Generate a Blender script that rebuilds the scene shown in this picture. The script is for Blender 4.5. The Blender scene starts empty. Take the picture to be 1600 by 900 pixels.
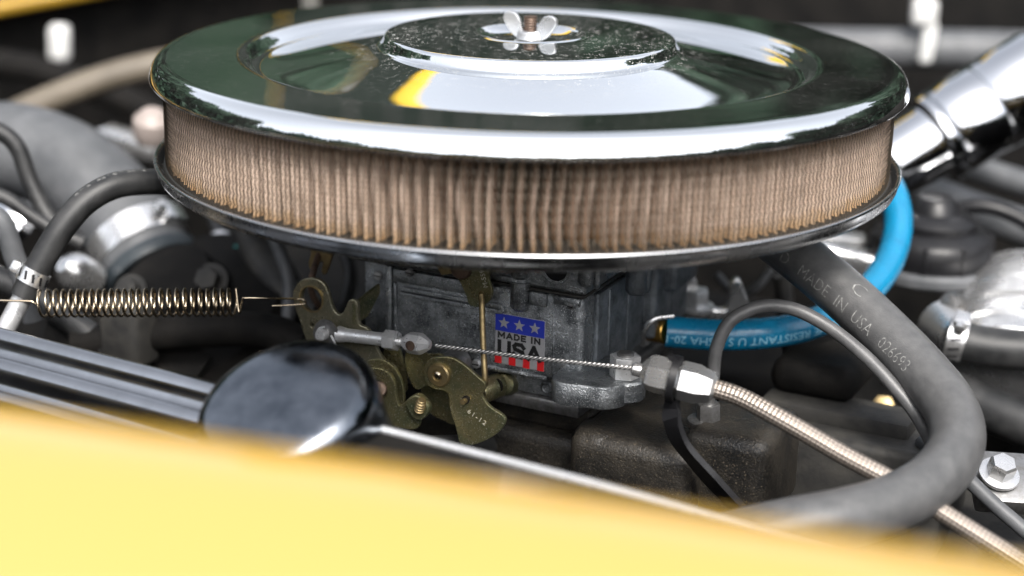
import bpy, bmesh, math, random
import numpy as np
from mathutils import Vector, Matrix

random.seed(7); RNG = np.random.default_rng(7)
scene = bpy.context.scene
COL = scene.collection
MM = 0.001                                   # every length below is in millimetres
R = math.radians

# ------------------------------------------------------------------ camera
CAM_D, CAM_E, CAM_P, CAM_R, CAM_Y, FPX = 850.0, R(13.4), R(17.9), R(1.19), R(-0.42), 2730.0
cC = Vector((0, -CAM_D * math.cos(CAM_E), CAM_D * math.sin(CAM_E)))
cF = Vector((math.sin(CAM_Y) * math.cos(CAM_P), math.cos(CAM_Y) * math.cos(CAM_P), -math.sin(CAM_P)))
_r = Vector((math.cos(CAM_Y), -math.sin(CAM_Y), 0)); _u = _r.cross(cF)
cR = _r * math.cos(CAM_R) + _u * math.sin(CAM_R)
cU = -_r * math.sin(CAM_R) + _u * math.cos(CAM_R)
cam = bpy.data.cameras.new('camera'); camo = bpy.data.objects.new('camera', cam); COL.objects.link(camo)
camo.matrix_world = Matrix(((cR.x, cU.x, -cF.x, cC.x * MM), (cR.y, cU.y, -cF.y, cC.y * MM), (cR.z, cU.z, -cF.z, cC.z * MM), (0, 0, 0, 1)))
cam.sensor_width = 36.0; cam.lens = FPX / 1600 * 36.0
cam.clip_start = 0.02; cam.clip_end = 200
cam.dof.use_dof = True
cam.dof.focus_distance = (Vector((0, -92, -60)) - cC).dot(cF) * MM
cam.dof.aperture_fstop = 3.9
cam.dof.aperture_blades = 0
scene.camera = camo

# ------------------------------------------------------------------ world, sun, exposure
SUN_EL, SUN_AZ = R(48), R(168)               # azimuth of the sun, clockwise from +Y
w = bpy.data.worlds.new('World'); scene.world = w; w.use_nodes = True
nt = w.node_tree; bg = nt.nodes['Background']
sky = nt.nodes.new('ShaderNodeTexSky'); sky.sky_type = 'NISHITA'; sky.sun_disc = False
sky.sun_elevation = SUN_EL; sky.sun_rotation = SUN_AZ; sky.dust_density = 4.0; sky.air_density = 0.8; sky.ozone_density = 1.0
hsv = nt.nodes.new('ShaderNodeHueSaturation'); hsv.inputs['Saturation'].default_value = 0.28
nt.links.new(sky.outputs[0], hsv.inputs['Color']); nt.links.new(hsv.outputs[0], bg.inputs[0])
bg.inputs[1].default_value = 0.15
sl = bpy.data.lights.new('sun', 'SUN'); sl.energy = 1.4; sl.angle = R(12); sl.color = (1, 0.95, 0.88)
so = bpy.data.objects.new('sun', sl); COL.objects.link(so)
sd = Vector((math.sin(SUN_AZ) * math.cos(SUN_EL), math.cos(SUN_AZ) * math.cos(SUN_EL), math.sin(SUN_EL)))
so.rotation_euler = sd.to_track_quat('Z', 'Y').to_euler()
scene.view_settings.view_transform = 'Standard'; scene.view_settings.look = 'None'
scene.view_settings.gamma = 1; scene.view_settings.use_curve_mapping = False
scene.view_settings.exposure = 1.6
scene.render.engine = 'CYCLES'
scene.cycles.max_bounces = 8; scene.cycles.glossy_bounces = 5; scene.cycles.diffuse_bounces = 3
scene.cycles.use_denoising = True
scene.cycles.sample_clamp_indirect = 6

# ------------------------------------------------------------------ place helpers: a point at a chosen real depth / level / plane
def ray(px, py): return cF + cR * ((px - 800) / FPX) + cU * ((450 - py) / FPX)
def P(px, py, Y):
    d = ray(px, py); return cC + d * ((Y - cC.y) / d.y)
def PZ(px, py, z):
    d = ray(px, py); return cC + d * ((z - cC.z) / d.z)
ANG = R(26)
UX = Vector((math.cos(ANG), -math.sin(ANG), 0))       # along the car, towards the firewall
NX = Vector((-math.sin(ANG), -math.cos(ANG), 0))      # out of the carburettor's side face
ZX = Vector((0, 0, 1))
def PL(px, py, h):
    d = ray(px, py); q = cC + d * ((h - cC.dot(NX)) / d.dot(NX)); return (q.dot(UX), q.z)
def W(s, h, z): return UX * s + NX * h + ZX * z
def PW(px, py, h):
    s, z = PL(px, py, h); return W(s, h, z)
def mmpx(p): return (p - cC).dot(cF) / FPX            # millimetres per picture pixel at that distance

# ------------------------------------------------------------------ materials
def nodes(m):
    m.use_nodes = True; return m.node_tree, m.node_tree.nodes['Principled BSDF']
MATS = {}
def mat(name, col, metal=0.0, rough=0.5, col2=None, nscale=60, bump=0.0, bscale=900, rvar=0.0, speck=None, speck_scale=500, speck_amt=0.1, coat=0.0, spec=0.5, contrast=(0.35, 0.65), detail=6):
    m = bpy.data.materials.new(name); t, b = nodes(m); N = t.nodes; L = t.links
    b.inputs['Base Color'].default_value = (*col, 1); b.inputs['Metallic'].default_value = metal; b.inputs['Roughness'].default_value = rough
    b.inputs['Specular IOR Level'].default_value = spec
    if coat: b.inputs['Coat Weight'].default_value = coat; b.inputs['Coat Roughness'].default_value = 0.03
    tc = N.new('ShaderNodeTexCoord')
    out = None
    if col2 or rvar:
        n = N.new('ShaderNodeTexNoise'); n.inputs['Scale'].default_value = nscale; n.inputs['Detail'].default_value = detail; n.inputs['Roughness'].default_value = 0.65
        L.new(tc.outputs['Object'], n.inputs['Vector'])
        rp = N.new('ShaderNodeMapRange'); rp.inputs[1].default_value = contrast[0]; rp.inputs[2].default_value = contrast[1]
        L.new(n.outputs[0], rp.inputs[0])
        if col2:
            mx = N.new('ShaderNodeMix'); mx.data_type = 'RGBA'; mx.inputs[6].default_value = (*col, 1); mx.inputs[7].default_value = (*col2, 1)
            L.new(rp.outputs[0], mx.inputs[0]); out = mx.outputs[2]
        if rvar:
            rr = N.new('ShaderNodeMapRange'); rr.inputs[3].default_value = max(0.01, rough - rvar); rr.inputs[4].default_value = min(1, rough + rvar)
            L.new(rp.outputs[0], rr.inputs[0]); L.new(rr.outputs[0], b.inputs['Roughness'])
    if speck:
        v = N.new('ShaderNodeTexNoise'); v.inputs['Scale'].default_value = speck_scale; v.inputs['Detail'].default_value = 3; v.inputs['Roughness'].default_value = 0.7
        L.new(tc.outputs['Object'], v.inputs['Vector'])
        sr = N.new('ShaderNodeMapRange'); sr.inputs[1].default_value = 0.60 - speck_amt * 0.5; sr.inputs[2].default_value = 0.68 - speck_amt * 0.5
        L.new(v.outputs[0], sr.inputs[0])
        mx2 = N.new('ShaderNodeMix'); mx2.data_type = 'RGBA'; mx2.inputs[7].default_value = (*speck, 1)
        if out: L.new(out, mx2.inputs[6])
        else: mx2.inputs[6].default_value = (*col, 1)
        L.new(sr.outputs[0], mx2.inputs[0]); out = mx2.outputs[2]
    if out: L.new(out, b.inputs['Base Color'])
    if bump:
        bn = N.new('ShaderNodeTexNoise'); bn.inputs['Scale'].default_value = bscale; bn.inputs['Detail'].default_value = 5; bn.inputs['Roughness'].default_value = 0.6
        L.new(tc.outputs['Object'], bn.inputs['Vector'])
        bp = N.new('ShaderNodeBump'); bp.inputs['Strength'].default_value = bump; bp.inputs['Distance'].default_value = 0.0006
        L.new(bn.outputs[0], bp.inputs['Height']); L.new(bp.outputs[0], b.inputs['Normal'])
    MATS[name] = m; return m

def dusty_chrome(name, col, rough, dust_lo, dust_hi):
    """polished plate with a film and specks of dust"""
    m = mat(name, col, 1.0, rough); t, b = nodes(m); N = t.nodes; L = t.links
    tc = N.new('ShaderNodeTexCoord')
    v = N.new('ShaderNodeTexVoronoi'); v.inputs['Scale'].default_value = 1150; v.inputs['Randomness'].default_value = 1
    L.new(tc.outputs['Object'], v.inputs['Vector'])
    n = N.new('ShaderNodeTexNoise'); n.inputs['Scale'].default_value = 300; n.inputs['Detail'].default_value = 2; L.new(tc.outputs['Object'], n.inputs['Vector'])
    thr = N.new('ShaderNodeMapRange'); thr.inputs[1].default_value = 0.36; thr.inputs[2].default_value = 0.70; thr.inputs[3].default_value = 0.0; thr.inputs[4].default_value = 0.44
    L.new(n.outputs[0], thr.inputs[0])
    lt = N.new('ShaderNodeMath'); lt.operation = 'LESS_THAN'; L.new(v.outputs['Distance'], lt.inputs[0]); L.new(thr.outputs[0], lt.inputs[1])
    big = N.new('ShaderNodeTexNoise'); big.inputs['Scale'].default_value = 14; big.inputs['Detail'].default_value = 3; L.new(tc.outputs['Object'], big.inputs['Vector'])
    bm_ = N.new('ShaderNodeMapRange'); bm_.inputs[1].default_value = 0.35; bm_.inputs[2].default_value = 0.7; bm_.inputs[3].default_value = dust_lo; bm_.inputs[4].default_value = dust_hi
    L.new(big.outputs[0], bm_.inputs[0])
    sp_ = N.new('ShaderNodeVectorMath'); sp_.operation = 'MULTIPLY'; sp_.inputs[1].default_value = (1, 1, 0); L.new(tc.outputs['Object'], sp_.inputs[0])
    ln_ = N.new('ShaderNodeVectorMath'); ln_.operation = 'LENGTH'; L.new(sp_.outputs[0], ln_.inputs[0])
    rad_ = N.new('ShaderNodeMapRange'); rad_.inputs[1].default_value = 0.066; rad_.inputs[2].default_value = 0.10; rad_.inputs[3].default_value = 1.0; rad_.inputs[4].default_value = 0.12; L.new(ln_.outputs['Value'], rad_.inputs[0])
    mu0 = N.new('ShaderNodeMath'); mu0.operation = 'MULTIPLY'; L.new(rad_.outputs[0], mu0.inputs[0]); L.new(bm_.outputs[0], mu0.inputs[1])
    mul = N.new('ShaderNodeMath'); mul.operation = 'MULTIPLY'; L.new(lt.outputs[0], mul.inputs[0]); L.new(mu0.outputs[0], mul.inputs[1])
    film = N.new('ShaderNodeMapRange'); film.inputs[1].default_value = 0.3; film.inputs[2].default_value = 0.8; film.inputs[3].default_value = 0.0; film.inputs[4].default_value = 0.03
    L.new(big.outputs[0], film.inputs[0])
    mxv = N.new('ShaderNodeMath'); mxv.operation = 'MAXIMUM'; L.new(mul.outputs[0], mxv.inputs[0]); L.new(film.outputs[0], mxv.inputs[1])
    d = N.new('ShaderNodeBsdfDiffuse'); d.inputs[0].default_value = (0.42, 0.42, 0.40, 1)
    ms = N.new('ShaderNodeMixShader'); L.new(mxv.outputs[0], ms.inputs[0]); L.new(b.outputs[0], ms.inputs[1]); L.new(d.outputs[0], ms.inputs[2])
    L.new(ms.outputs[0], N['Material Output'].inputs[0])
    # very slight panel waviness
    bn = N.new('ShaderNodeTexNoise'); bn.inputs['Scale'].default_value = 22; bn.inputs['Detail'].default_value = 1; L.new(tc.outputs['Object'], bn.inputs['Vector'])
    bp = N.new('ShaderNodeBump'); bp.inputs['Strength'].default_value = 0.05; bp.inputs['Distance'].default_value = 0.002
    L.new(bn.outputs[0], bp.inputs['Height']); L.new(bp.outputs[0], b.inputs['Normal'])
    return m

M_LID = dusty_chrome('chrome_lid', (0.80, 0.82, 0.83), 0.02, 0.3, 0.85)
M_PAN = mat('chrome_pan', (0.66, 0.68, 0.70), 1, 0.24, col2=(0.50, 0.50, 0.50), nscale=70, rvar=0.08)
M_CHROME = mat('chrome', (0.60, 0.61, 0.63), 1, 0.10, rvar=0.04, nscale=90)
M_STEEL = mat('steel', (0.60, 0.61, 0.62), 0.65, 0.36, col2=(0.48, 0.48, 0.48), nscale=300, rvar=0.12, bump=0.08, bscale=1500)
M_STEEL_D = mat('dull_steel', (0.30, 0.30, 0.30), 0.9, 0.42, col2=(0.17, 0.165, 0.16), nscale=250, rvar=0.1, bump=0.15, bscale=1400)
M_ALU = mat('cast_aluminium', (0.36, 0.38, 0.395), 0.88, 0.33, col2=(0.085, 0.093, 0.10), nscale=80, contrast=(0.36, 0.62), rvar=0.12, bump=0.85, bscale=1300, speck=(0.48, 0.49, 0.5), speck_scale=1500, speck_amt=0.06)
M_ALU_R = mat('rough_cast_aluminium', (0.20, 0.22, 0.24), 0.7, 0.40, col2=(0.08, 0.09, 0.10), nscale=120, rvar=0.12, bump=1.0, bscale=700)
M_ALU_B = mat('bright_aluminium', (0.72, 0.72, 0.72), 0.9, 0.28, col2=(0.5, 0.5, 0.5), nscale=60, rvar=0.08, bump=0.1)
M_GOLD = mat('zinc_chromate', (0.31, 0.265, 0.135), 0.85, 0.34, col2=(0.095, 0.115, 0.065), nscale=65, rvar=0.12, bump=0.35, bscale=1200, speck=(0.48, 0.45, 0.35), speck_scale=1300, speck_amt=0.03)
M_LEVER = mat('worn_zinc', (0.34, 0.31, 0.21), 0.85, 0.36, col2=(0.15, 0.145, 0.10), nscale=90, rvar=0.12, bump=0.25, bscale=1200, speck=(0.5, 0.48, 0.4), speck_scale=1300, speck_amt=0.0)
M_BRASS = mat('yellow_zinc', (0.34, 0.26, 0.125), 0.85, 0.42, col2=(0.20, 0.15, 0.08), nscale=200, rvar=0.1, bump=0.15)
M_RUST = mat('rusty_steel', (0.13, 0.085, 0.06), 0.6, 0.5, col2=(0.06, 0.042, 0.034), nscale=250, bump=0.4)
M_RUBBER = mat('black_rubber', (0.012, 0.0125, 0.013), 0, 0.48, spec=0.4, col2=(0.036, 0.036, 0.036), nscale=55, rvar=0.1, bump=0.25, bscale=1600, contrast=(0.4, 0.75))
M_RUBBER2 = mat('dusty_rubber', (0.052, 0.0525, 0.054), 0, 0.40, spec=0.5, col2=(0.092, 0.092, 0.092), nscale=140, rvar=0.06, bump=0.25, bscale=1700, contrast=(0.3, 0.8))
M_RUBBERG = mat('grey_rubber', (0.05, 0.053, 0.057), 0, 0.5, spec=0.4, col2=(0.10, 0.103, 0.108), nscale=35, bump=0.2, contrast=(0.35, 0.7))
M_BLACK = mat('black_plastic', (0.008, 0.008, 0.009), 0, 0.38, rvar=0.1, bump=0.1, spec=0.3)
M_BLACKP = mat('black_painted_casting', (0.007, 0.007, 0.007), 0, 0.38, spec=0.35, col2=(0.022, 0.019, 0.015), nscale=60, rvar=0.1, bump=0.8, bscale=800, speck=(0.09, 0.075, 0.055), speck_scale=1300, speck_amt=0.02)
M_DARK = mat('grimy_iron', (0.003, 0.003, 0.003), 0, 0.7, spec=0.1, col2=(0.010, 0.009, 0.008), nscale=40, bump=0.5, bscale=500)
M_GREYC = mat('grey_grime', (0.018, 0.018, 0.018), 0, 0.6, spec=0.25, col2=(0.042, 0.040, 0.036), nscale=60, bump=0.4, bscale=600)
M_BLUE = mat('blue_hose', (0.005, 0.165, 0.31), 0, 0.28, col2=(0.004, 0.13, 0.25), nscale=90, rvar=0.06, bump=0.08)
M_YEL = mat('yellow_paint', (0.43, 0.255, 0.025), 0, 0.30, coat=1.0)
M_YEL.node_tree.nodes['Principled BSDF'].inputs['Coat IOR'].default_value = 2.7
M_YEL.node_tree.nodes['Principled BSDF'].inputs['Coat Roughness'].default_value = 0.08
M_YEL2 = mat('yellow_underside', (0.74, 0.47, 0.012), 0, 0.4, rvar=0.05)
M_PAD = mat('hood_pad', (0.006, 0.011, 0.008), 0, 0.8, spec=0.1, col2=(0.010, 0.016, 0.012), nscale=20)
M_WHITE = mat('white_plastic', (0.5, 0.5, 0.49), 0, 0.4, rvar=0.05)
M_TEAL = mat('teal_plastic', (0.01, 0.20, 0.19), 0, 0.4, rvar=0.05)
M_PRINT = mat('grey_print', (0.30, 0.30, 0.29), 0, 0.7, col2=(0.10, 0.10, 0.10), nscale=500, contrast=(0.35, 0.6))
M_PRINTD = mat('faint_print', (0.27, 0.27, 0.26), 0, 0.7, col2=(0.09, 0.09, 0.09), nscale=700, contrast=(0.38, 0.6))
M_PRINTB = mat('pale_blue_print', (0.30, 0.55, 0.68), 0, 0.5, col2=(0.2, 0.42, 0.55), nscale=400)
M_STAMP = mat('stamped_bright', (0.78, 0.74, 0.62), 0.6, 0.4, col2=(0.5, 0.46, 0.36), nscale=400)
M_STK = mat('sticker_silver', (0.38, 0.38, 0.39), 0.3, 0.4, col2=(0.30, 0.30, 0.31), nscale=120, bump=0.1)
M_STKB = mat('sticker_blue', (0.02, 0.035, 0.36), 0, 0.4, col2=(0.015, 0.03, 0.28), nscale=120)
M_STKR = mat('sticker_red', (0.62, 0.015, 0.02), 0, 0.4, col2=(0.5, 0.012, 0.015), nscale=120)
M_STKK = mat('sticker_black', (0.01, 0.01, 0.011), 0, 0.4, rvar=0.05)
M_SEAL = mat('filter_seal', (0.015, 0.014, 0.012), 0, 0.6, rvar=0.1, bump=0.3)
M_WIRE = mat('filter_wire', (0.075, 0.06, 0.043), 0.5, 0.45, col2=(0.045, 0.036, 0.026), nscale=60)
M_SPRING = mat('spring_steel', (0.50, 0.43, 0.33), 1, 0.25, col2=(0.36, 0.29, 0.2), nscale=200, rvar=0.08)
M_LEAF = mat('leaves', (0.010, 0.024, 0.015), 0, 0.7, spec=0.15, col2=(0.018, 0.038, 0.022), nscale=1.5)
M_GROUND = mat('ground_grey', (0.12, 0.12, 0.11), 0, 0.9, col2=(0.18, 0.175, 0.16), nscale=3)

# pleated paper: tan, darker with dust, more orange where the glue has soaked the pleat ends
M_PAPER = bpy.data.materials.new('pleated_paper'); t_, b_ = nodes(M_PAPER); N_ = t_.nodes; L_ = t_.links
tc_ = N_.new('ShaderNodeTexCoord'); sx_ = N_.new('ShaderNodeSeparateXYZ'); L_.new(tc_.outputs['UV'], sx_.inputs[0])
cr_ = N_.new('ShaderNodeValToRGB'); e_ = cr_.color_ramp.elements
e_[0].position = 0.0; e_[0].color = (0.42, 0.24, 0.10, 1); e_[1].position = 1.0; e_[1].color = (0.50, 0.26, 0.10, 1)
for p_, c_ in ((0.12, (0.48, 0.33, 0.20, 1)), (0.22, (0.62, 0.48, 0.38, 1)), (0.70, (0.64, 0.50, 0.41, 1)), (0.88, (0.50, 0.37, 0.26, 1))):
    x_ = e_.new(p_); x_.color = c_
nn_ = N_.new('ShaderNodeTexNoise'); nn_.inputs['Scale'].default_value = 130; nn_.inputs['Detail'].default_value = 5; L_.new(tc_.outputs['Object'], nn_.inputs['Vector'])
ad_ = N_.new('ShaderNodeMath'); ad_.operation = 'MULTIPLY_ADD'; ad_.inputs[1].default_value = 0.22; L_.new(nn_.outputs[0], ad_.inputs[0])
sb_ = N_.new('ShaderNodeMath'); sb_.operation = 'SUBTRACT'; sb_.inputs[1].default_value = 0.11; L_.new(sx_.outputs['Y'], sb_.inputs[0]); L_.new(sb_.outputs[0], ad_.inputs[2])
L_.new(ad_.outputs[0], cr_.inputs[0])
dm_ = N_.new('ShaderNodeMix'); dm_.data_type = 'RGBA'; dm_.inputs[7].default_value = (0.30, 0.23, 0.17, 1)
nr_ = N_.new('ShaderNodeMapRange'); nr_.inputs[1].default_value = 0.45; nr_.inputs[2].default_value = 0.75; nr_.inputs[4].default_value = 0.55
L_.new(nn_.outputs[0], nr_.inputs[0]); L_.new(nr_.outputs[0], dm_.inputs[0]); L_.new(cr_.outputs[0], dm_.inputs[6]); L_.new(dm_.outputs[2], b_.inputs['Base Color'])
b_.inputs['Roughness'].default_value = 0.85

# woven steel braid and twisted cable, by the tube's own UV (u along in mm, v around)
def braid(name, col, dark, fu, fv, twist=False):
    m = bpy.data.materials.new(name); t, b = nodes(m); N = t.nodes; L = t.links
    b.inputs['Metallic'].default_value = 0.75; b.inputs['Roughness'].default_value = 0.38
    tc = N.new('ShaderNodeTexCoord'); sp = N.new('ShaderNodeSeparateXYZ'); L.new(tc.outputs['UV'], sp.inputs[0])
    def wave(sign):
        a = N.new('ShaderNodeMath'); a.operation = 'MULTIPLY'; a.inputs[1].default_value = fu; L.new(sp.outputs['X'], a.inputs[0])
        c = N.new('ShaderNodeMath'); c.operation = 'MULTIPLY_ADD'; c.inputs[1].default_value = fv * sign * 2 * math.pi; L.new(sp.outputs['Y'], c.inputs[0]); L.new(a.outputs[0], c.inputs[2])
        s = N.new('ShaderNodeMath'); s.operation = 'SINE'; L.new(c.outputs[0], s.inputs[0]); return s
    s1 = wave(1)
    if not twist:
        s2 = wave(-1); mm = N.new('ShaderNodeMath'); mm.operation = 'MULTIPLY'; L.new(s1.outputs[0], mm.inputs[0]); L.new(s2.outputs[0], mm.inputs[1]); h = mm
    else: h = s1
    mr = N.new('ShaderNodeMapRange'); mr.inputs[1].default_value = -1; mr.inputs[2].default_value = 0.5; L.new(h.outputs[0], mr.inputs[0])
    mx = N.new('ShaderNodeMix'); mx.data_type = 'RGBA'; mx.inputs[6].default_value = (*dark, 1); mx.inputs[7].default_value = (*col, 1); L.new(mr.outputs[0], mx.inputs[0]); L.new(mx.outputs[2], b.inputs['Base Color'])
    bp = N.new('ShaderNodeBump'); bp.inputs['Strength'].default_value = 0.6; bp.inputs['Distance'].default_value = 0.0004; L.new(h.outputs[0], bp.inputs['Height']); L.new(bp.outputs[0], b.inputs['Normal'])
    return m
M_BRAID = braid('steel_braid', (0.34, 0.295, 0.255), (0.17, 0.145, 0.125), 1.6, 7)
M_CABLE = braid('twisted_cable', (0.55, 0.54, 0.53), (0.15, 0.15, 0.15), 3.0, 3, True)

# ------------------------------------------------------------------ building helpers (all in mm, world space)
def tag(o, label, cat, group=None):
    o['label'] = label; o['category'] = cat
    if group: o['group'] = group
    return o
def root_loc(o):
    while o.parent: o = o.parent
    return Vector(o.location)
def thing(name, label, cat, loc, group=None):
    o = bpy.data.objects.new(name, None); COL.objects.link(o); o.location = Vector(loc) * MM; o.empty_display_size = 0.02
    return tag(o, label, cat, group)
def finish(name, me, m, parent=None, sharp=35, label=None, cat=None, group=None, kind=None):
    """me: a mesh in world mm. Becomes one object, in metres, with its origin at its thing's base."""
    n = len(me.vertices); co = np.empty(n * 3); me.vertices.foreach_get('co', co); co = co.reshape(-1, 3) * MM
    if parent: off = np.array(root_loc(parent))
    else: off = np.array([(co[:, 0].min() + co[:, 0].max()) / 2, (co[:, 1].min() + co[:, 1].max()) / 2, co[:, 2].min()])
    me.vertices.foreach_set('co', (co - off).ravel())
    me.materials.clear(); me.materials.append(m)
    if sharp is not None:
        me.polygons.foreach_set('use_smooth', [True] * len(me.polygons)); me.set_sharp_from_angle(angle=R(sharp))
    me.update(); me.name = name
    o = bpy.data.objects.new(name, me); COL.objects.link(o)
    if parent: o.parent = parent
    else: o.location = Vector(off)
    if label: o['label'] = label
    if cat: o['category'] = cat
    if group: o['group'] = group
    if kind: o['kind'] = kind
    return o
def bm_mesh(bm):
    bmesh.ops.recalc_face_normals(bm, faces=bm.faces); me = bpy.data.meshes.new('m'); bm.to_mesh(me); bm.free(); return me
def raw(verts, faces):
    me = bpy.data.meshes.new('m'); me.from_pydata([tuple(v) for v in verts], [], faces); me.update(); return me
def join(*mes):
    bm = bmesh.new()
    for m in mes: bm.from_mesh(m); bpy.data.meshes.remove(m)
    me = bpy.data.meshes.new('m'); bm.to_mesh(me); bm.free(); return me
def frame(axis):
    a = Vector(axis).normalized(); h = ZX if abs(a.z) < 0.9 else Vector((1, 0, 0))
    x = h.cross(a).normalized(); return x, a.cross(x), a
def rev(prof, p0, axis, seg=48, ph=0.0, closed=False):
    """surface of revolution: prof = [(radius, distance along axis)]"""
    x, y, a = frame(axis); p0 = Vector(p0); V = []; Fc = []; n = len(prof)
    for r, t in prof:
        for k in range(seg):
            an = ph + 2 * math.pi * k / seg; V.append(p0 + a * t + (x * math.cos(an) + y * math.sin(an)) * max(r, 1e-4))
    for i in range(n if closed else n - 1):
        j = (i + 1) % n
        for k in range(seg):
            l = (k + 1) % seg; Fc.append((i * seg + k, i * seg + l, j * seg + l, j * seg + k))
    if not closed:
        Fc.append(tuple(range(seg))[::-1]); Fc.append(tuple(range((n - 1) * seg, n * seg)))
    bm = bmesh.new(); vs = [bm.verts.new(v) for v in V]
    for f in Fc:
        try: bm.faces.new([vs[i] for i in f])
        except ValueError: pass
    return bm_mesh(bm)
def cyl(p0, p1, r, r1=None, bev=0.0, seg=32):
    p0, p1 = Vector(p0), Vector(p1); L = (p1 - p0).length; r1 = r if r1 is None else r1
    pr = [(r - bev, 0), (r, bev), (r1, L - bev), (r1 - bev, L)] if bev else [(r, 0), (r1, L)]
    return rev(pr, p0, p1 - p0, seg)
def hexa(p0, p1, r, ph=0.0, ch=0.12):
    p0, p1 = Vector(p0), Vector(p1); L = (p1 - p0).length; c = min(r * ch, L * 0.3)
    bm = bmesh.new(); bm.from_mesh(rev([(r, 0), (r, L)], p0, p1 - p0, 6, ph))
    bmesh.ops.bevel(bm, geom=list(bm.edges), offset=c * 0.6, segments=2, affect='EDGES', profile=0.6)
    return bm_mesh(bm)
def box(o, ax, sz, bev=0.6, seg=2, taper=None):
    """o = corner-centre origin, ax = (x,y,z unit axes), sz = ((x0,x1),(y0,y1),(z0,z1))"""
    bm = bmesh.new(); vs = []
    for i in (0, 1):
        for j in (0, 1):
            for k in (0, 1):
                a, b, c = sz[0][i], sz[1][j], sz[2][k]
                if taper and k == 1: a *= taper; b *= taper
                vs.append(bm.verts.new(Vector(o) + ax[0] * a + ax[1] * b + ax[2] * c))
    for f in ((0, 1, 3, 2), (4, 6, 7, 5), (0, 4, 5, 1), (2, 3, 7, 6), (0, 2, 6, 4), (1, 5, 7, 3)): bm.faces.new([vs[i] for i in f])
    bmesh.ops.recalc_face_normals(bm, faces=bm.faces)
    if bev: bmesh.ops.bevel(bm, geom=list(bm.edges), offset=bev, segments=seg, affect='EDGES', profile=0.5, clamp_overlap=True)
    return bm_mesh(bm)
CAX = (UX, NX, ZX)
def cb(s, h, z, bev=0.6, seg=2): return box((0, 0, 0), CAX, (s, h, z), bev, seg)
def spline(pts, step=2.0, closed=False):
    """Catmull-Rom through pts, returned at about even steps"""
    p = [Vector(q) for q in pts]; n = len(p); out = []
    for i in range(n if closed else n - 1):
        if closed: a, b, c, d = p[(i - 1) % n], p[i], p[(i + 1) % n], p[(i + 2) % n]
        else: a = p[i - 1] if i else p[0] * 2 - p[1]; b, c = p[i], p[i + 1]; d = p[i + 2] if i + 2 < n else c * 2 - b
        k = max(2, int((c - b).length / step))
        for j in range(k):
            t = j / k; out.append(0.5 * ((2 * b) + (c - a) * t + (2 * a - 5 * b + 4 * c - d) * t * t + (3 * b - a - 3 * c + d) * t ** 3))
    if not closed: out.append(p[-1].copy())
    return out
def tube(pts, r, seg=24, step=2.0, smooth=True, cap=True, rfun=None):
    c = spline(pts, step) if smooth else [Vector(q) for q in pts]; n = len(c)
    T = [((c[min(i + 1, n - 1)] - c[max(i - 1, 0)]).normalized()) for i in range(n)]
    x, y, _ = frame(T[0]); V = []; uv = []; S = 0
    for i in range(n):
        if i:
            q = T[i - 1].rotation_difference(T[i]); x = (q @ x); x = (x - T[i] * x.dot(T[i])).normalized(); S += (c[i] - c[i - 1]).length
        y = T[i].cross(x); rr = rfun(i / (n - 1), S) if rfun else r
        for k in range(seg):
            a = 2 * math.pi * k / seg; V.append(c[i] + (x * math.cos(a) + y * math.sin(a)) * rr)
        uv.append(S)
    Fc = []; UV = []
    for i in range(n - 1):
        for k in range(seg):
            l = (k + 1) % seg; Fc.append((i * seg + k, i * seg + l, (i + 1) * seg + l, (i + 1) * seg + k))
            UV += [(uv[i], k / seg), (uv[i], (k + 1) / seg), (uv[i + 1], (k + 1) / seg), (uv[i + 1], k / seg)]
    if cap:
        Fc.append(tuple(range(seg))[::-1]); Fc.append(tuple(range((n - 1) * seg, n * seg))); UV += [(0, 0)] * (2 * seg)
    me = raw(V, Fc); l = me.uv_layers.new(name='UVMap'); l.data.foreach_set('uv', np.array(UV, dtype=np.float32).ravel())
    return me
def curve_mesh(cu):
    ob = bpy.data.objects.new('tmp', cu); COL.objects.link(ob); dg = bpy.context.evaluated_depsgraph_get(); dg.update()
    me = bpy.data.meshes.new_from_object(ob.evaluated_get(dg)); bpy.data.objects.remove(ob); bpy.data.curves.remove(cu); return me
def to_frame(me, o, ax):
    M = Matrix(((ax[0].x, ax[1].x, ax[2].x, o[0]), (ax[0].y, ax[1].y, ax[2].y, o[1]), (ax[0].z, ax[1].z, ax[2].z, o[2]), (0, 0, 0, 1)))
    me.transform(M); return me
PAX = (UX, ZX, NX)
def plate(outline, holes, h, th, bev=0.3, rnd=True, o=None, ax=PAX, res=3):
    """sheet-metal plate: outline and holes in the plane's own mm, front face at h"""
    cu = bpy.data.curves.new('c', 'CURVE'); cu.dimensions = '2D'; cu.fill_mode = 'BOTH'; cu.extrude = th / 2 - bev; cu.bevel_depth = bev; cu.bevel_resolution = 1
    for pts in [outline] + list(holes):
        q = [Vector((a, b, 0)) for a, b in pts]
        if rnd and len(q) < 40:
            q = spline(q, 1.0, True)
        s = cu.splines.new('POLY'); s.points.add(len(q) - 1)
        for i, v in enumerate(q): s.points[i].co = (v.x, v.y, 0, 1)
        s.use_cyclic_u = True
    me = curve_mesh(cu); o = NX * (h - th / 2) if o is None else Vector(o)
    return to_frame(me, o, ax)
def circ(s, z, r, n=28, rz=None): return [(s + r * math.cos(2 * math.pi * k / n), z + (rz or r) * math.sin(2 * math.pi * k / n)) for k in range(n + 16 if n > 60 else n)]
def pxl(pts, h): return [PL(x, y, h) for x, y in pts]
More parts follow.
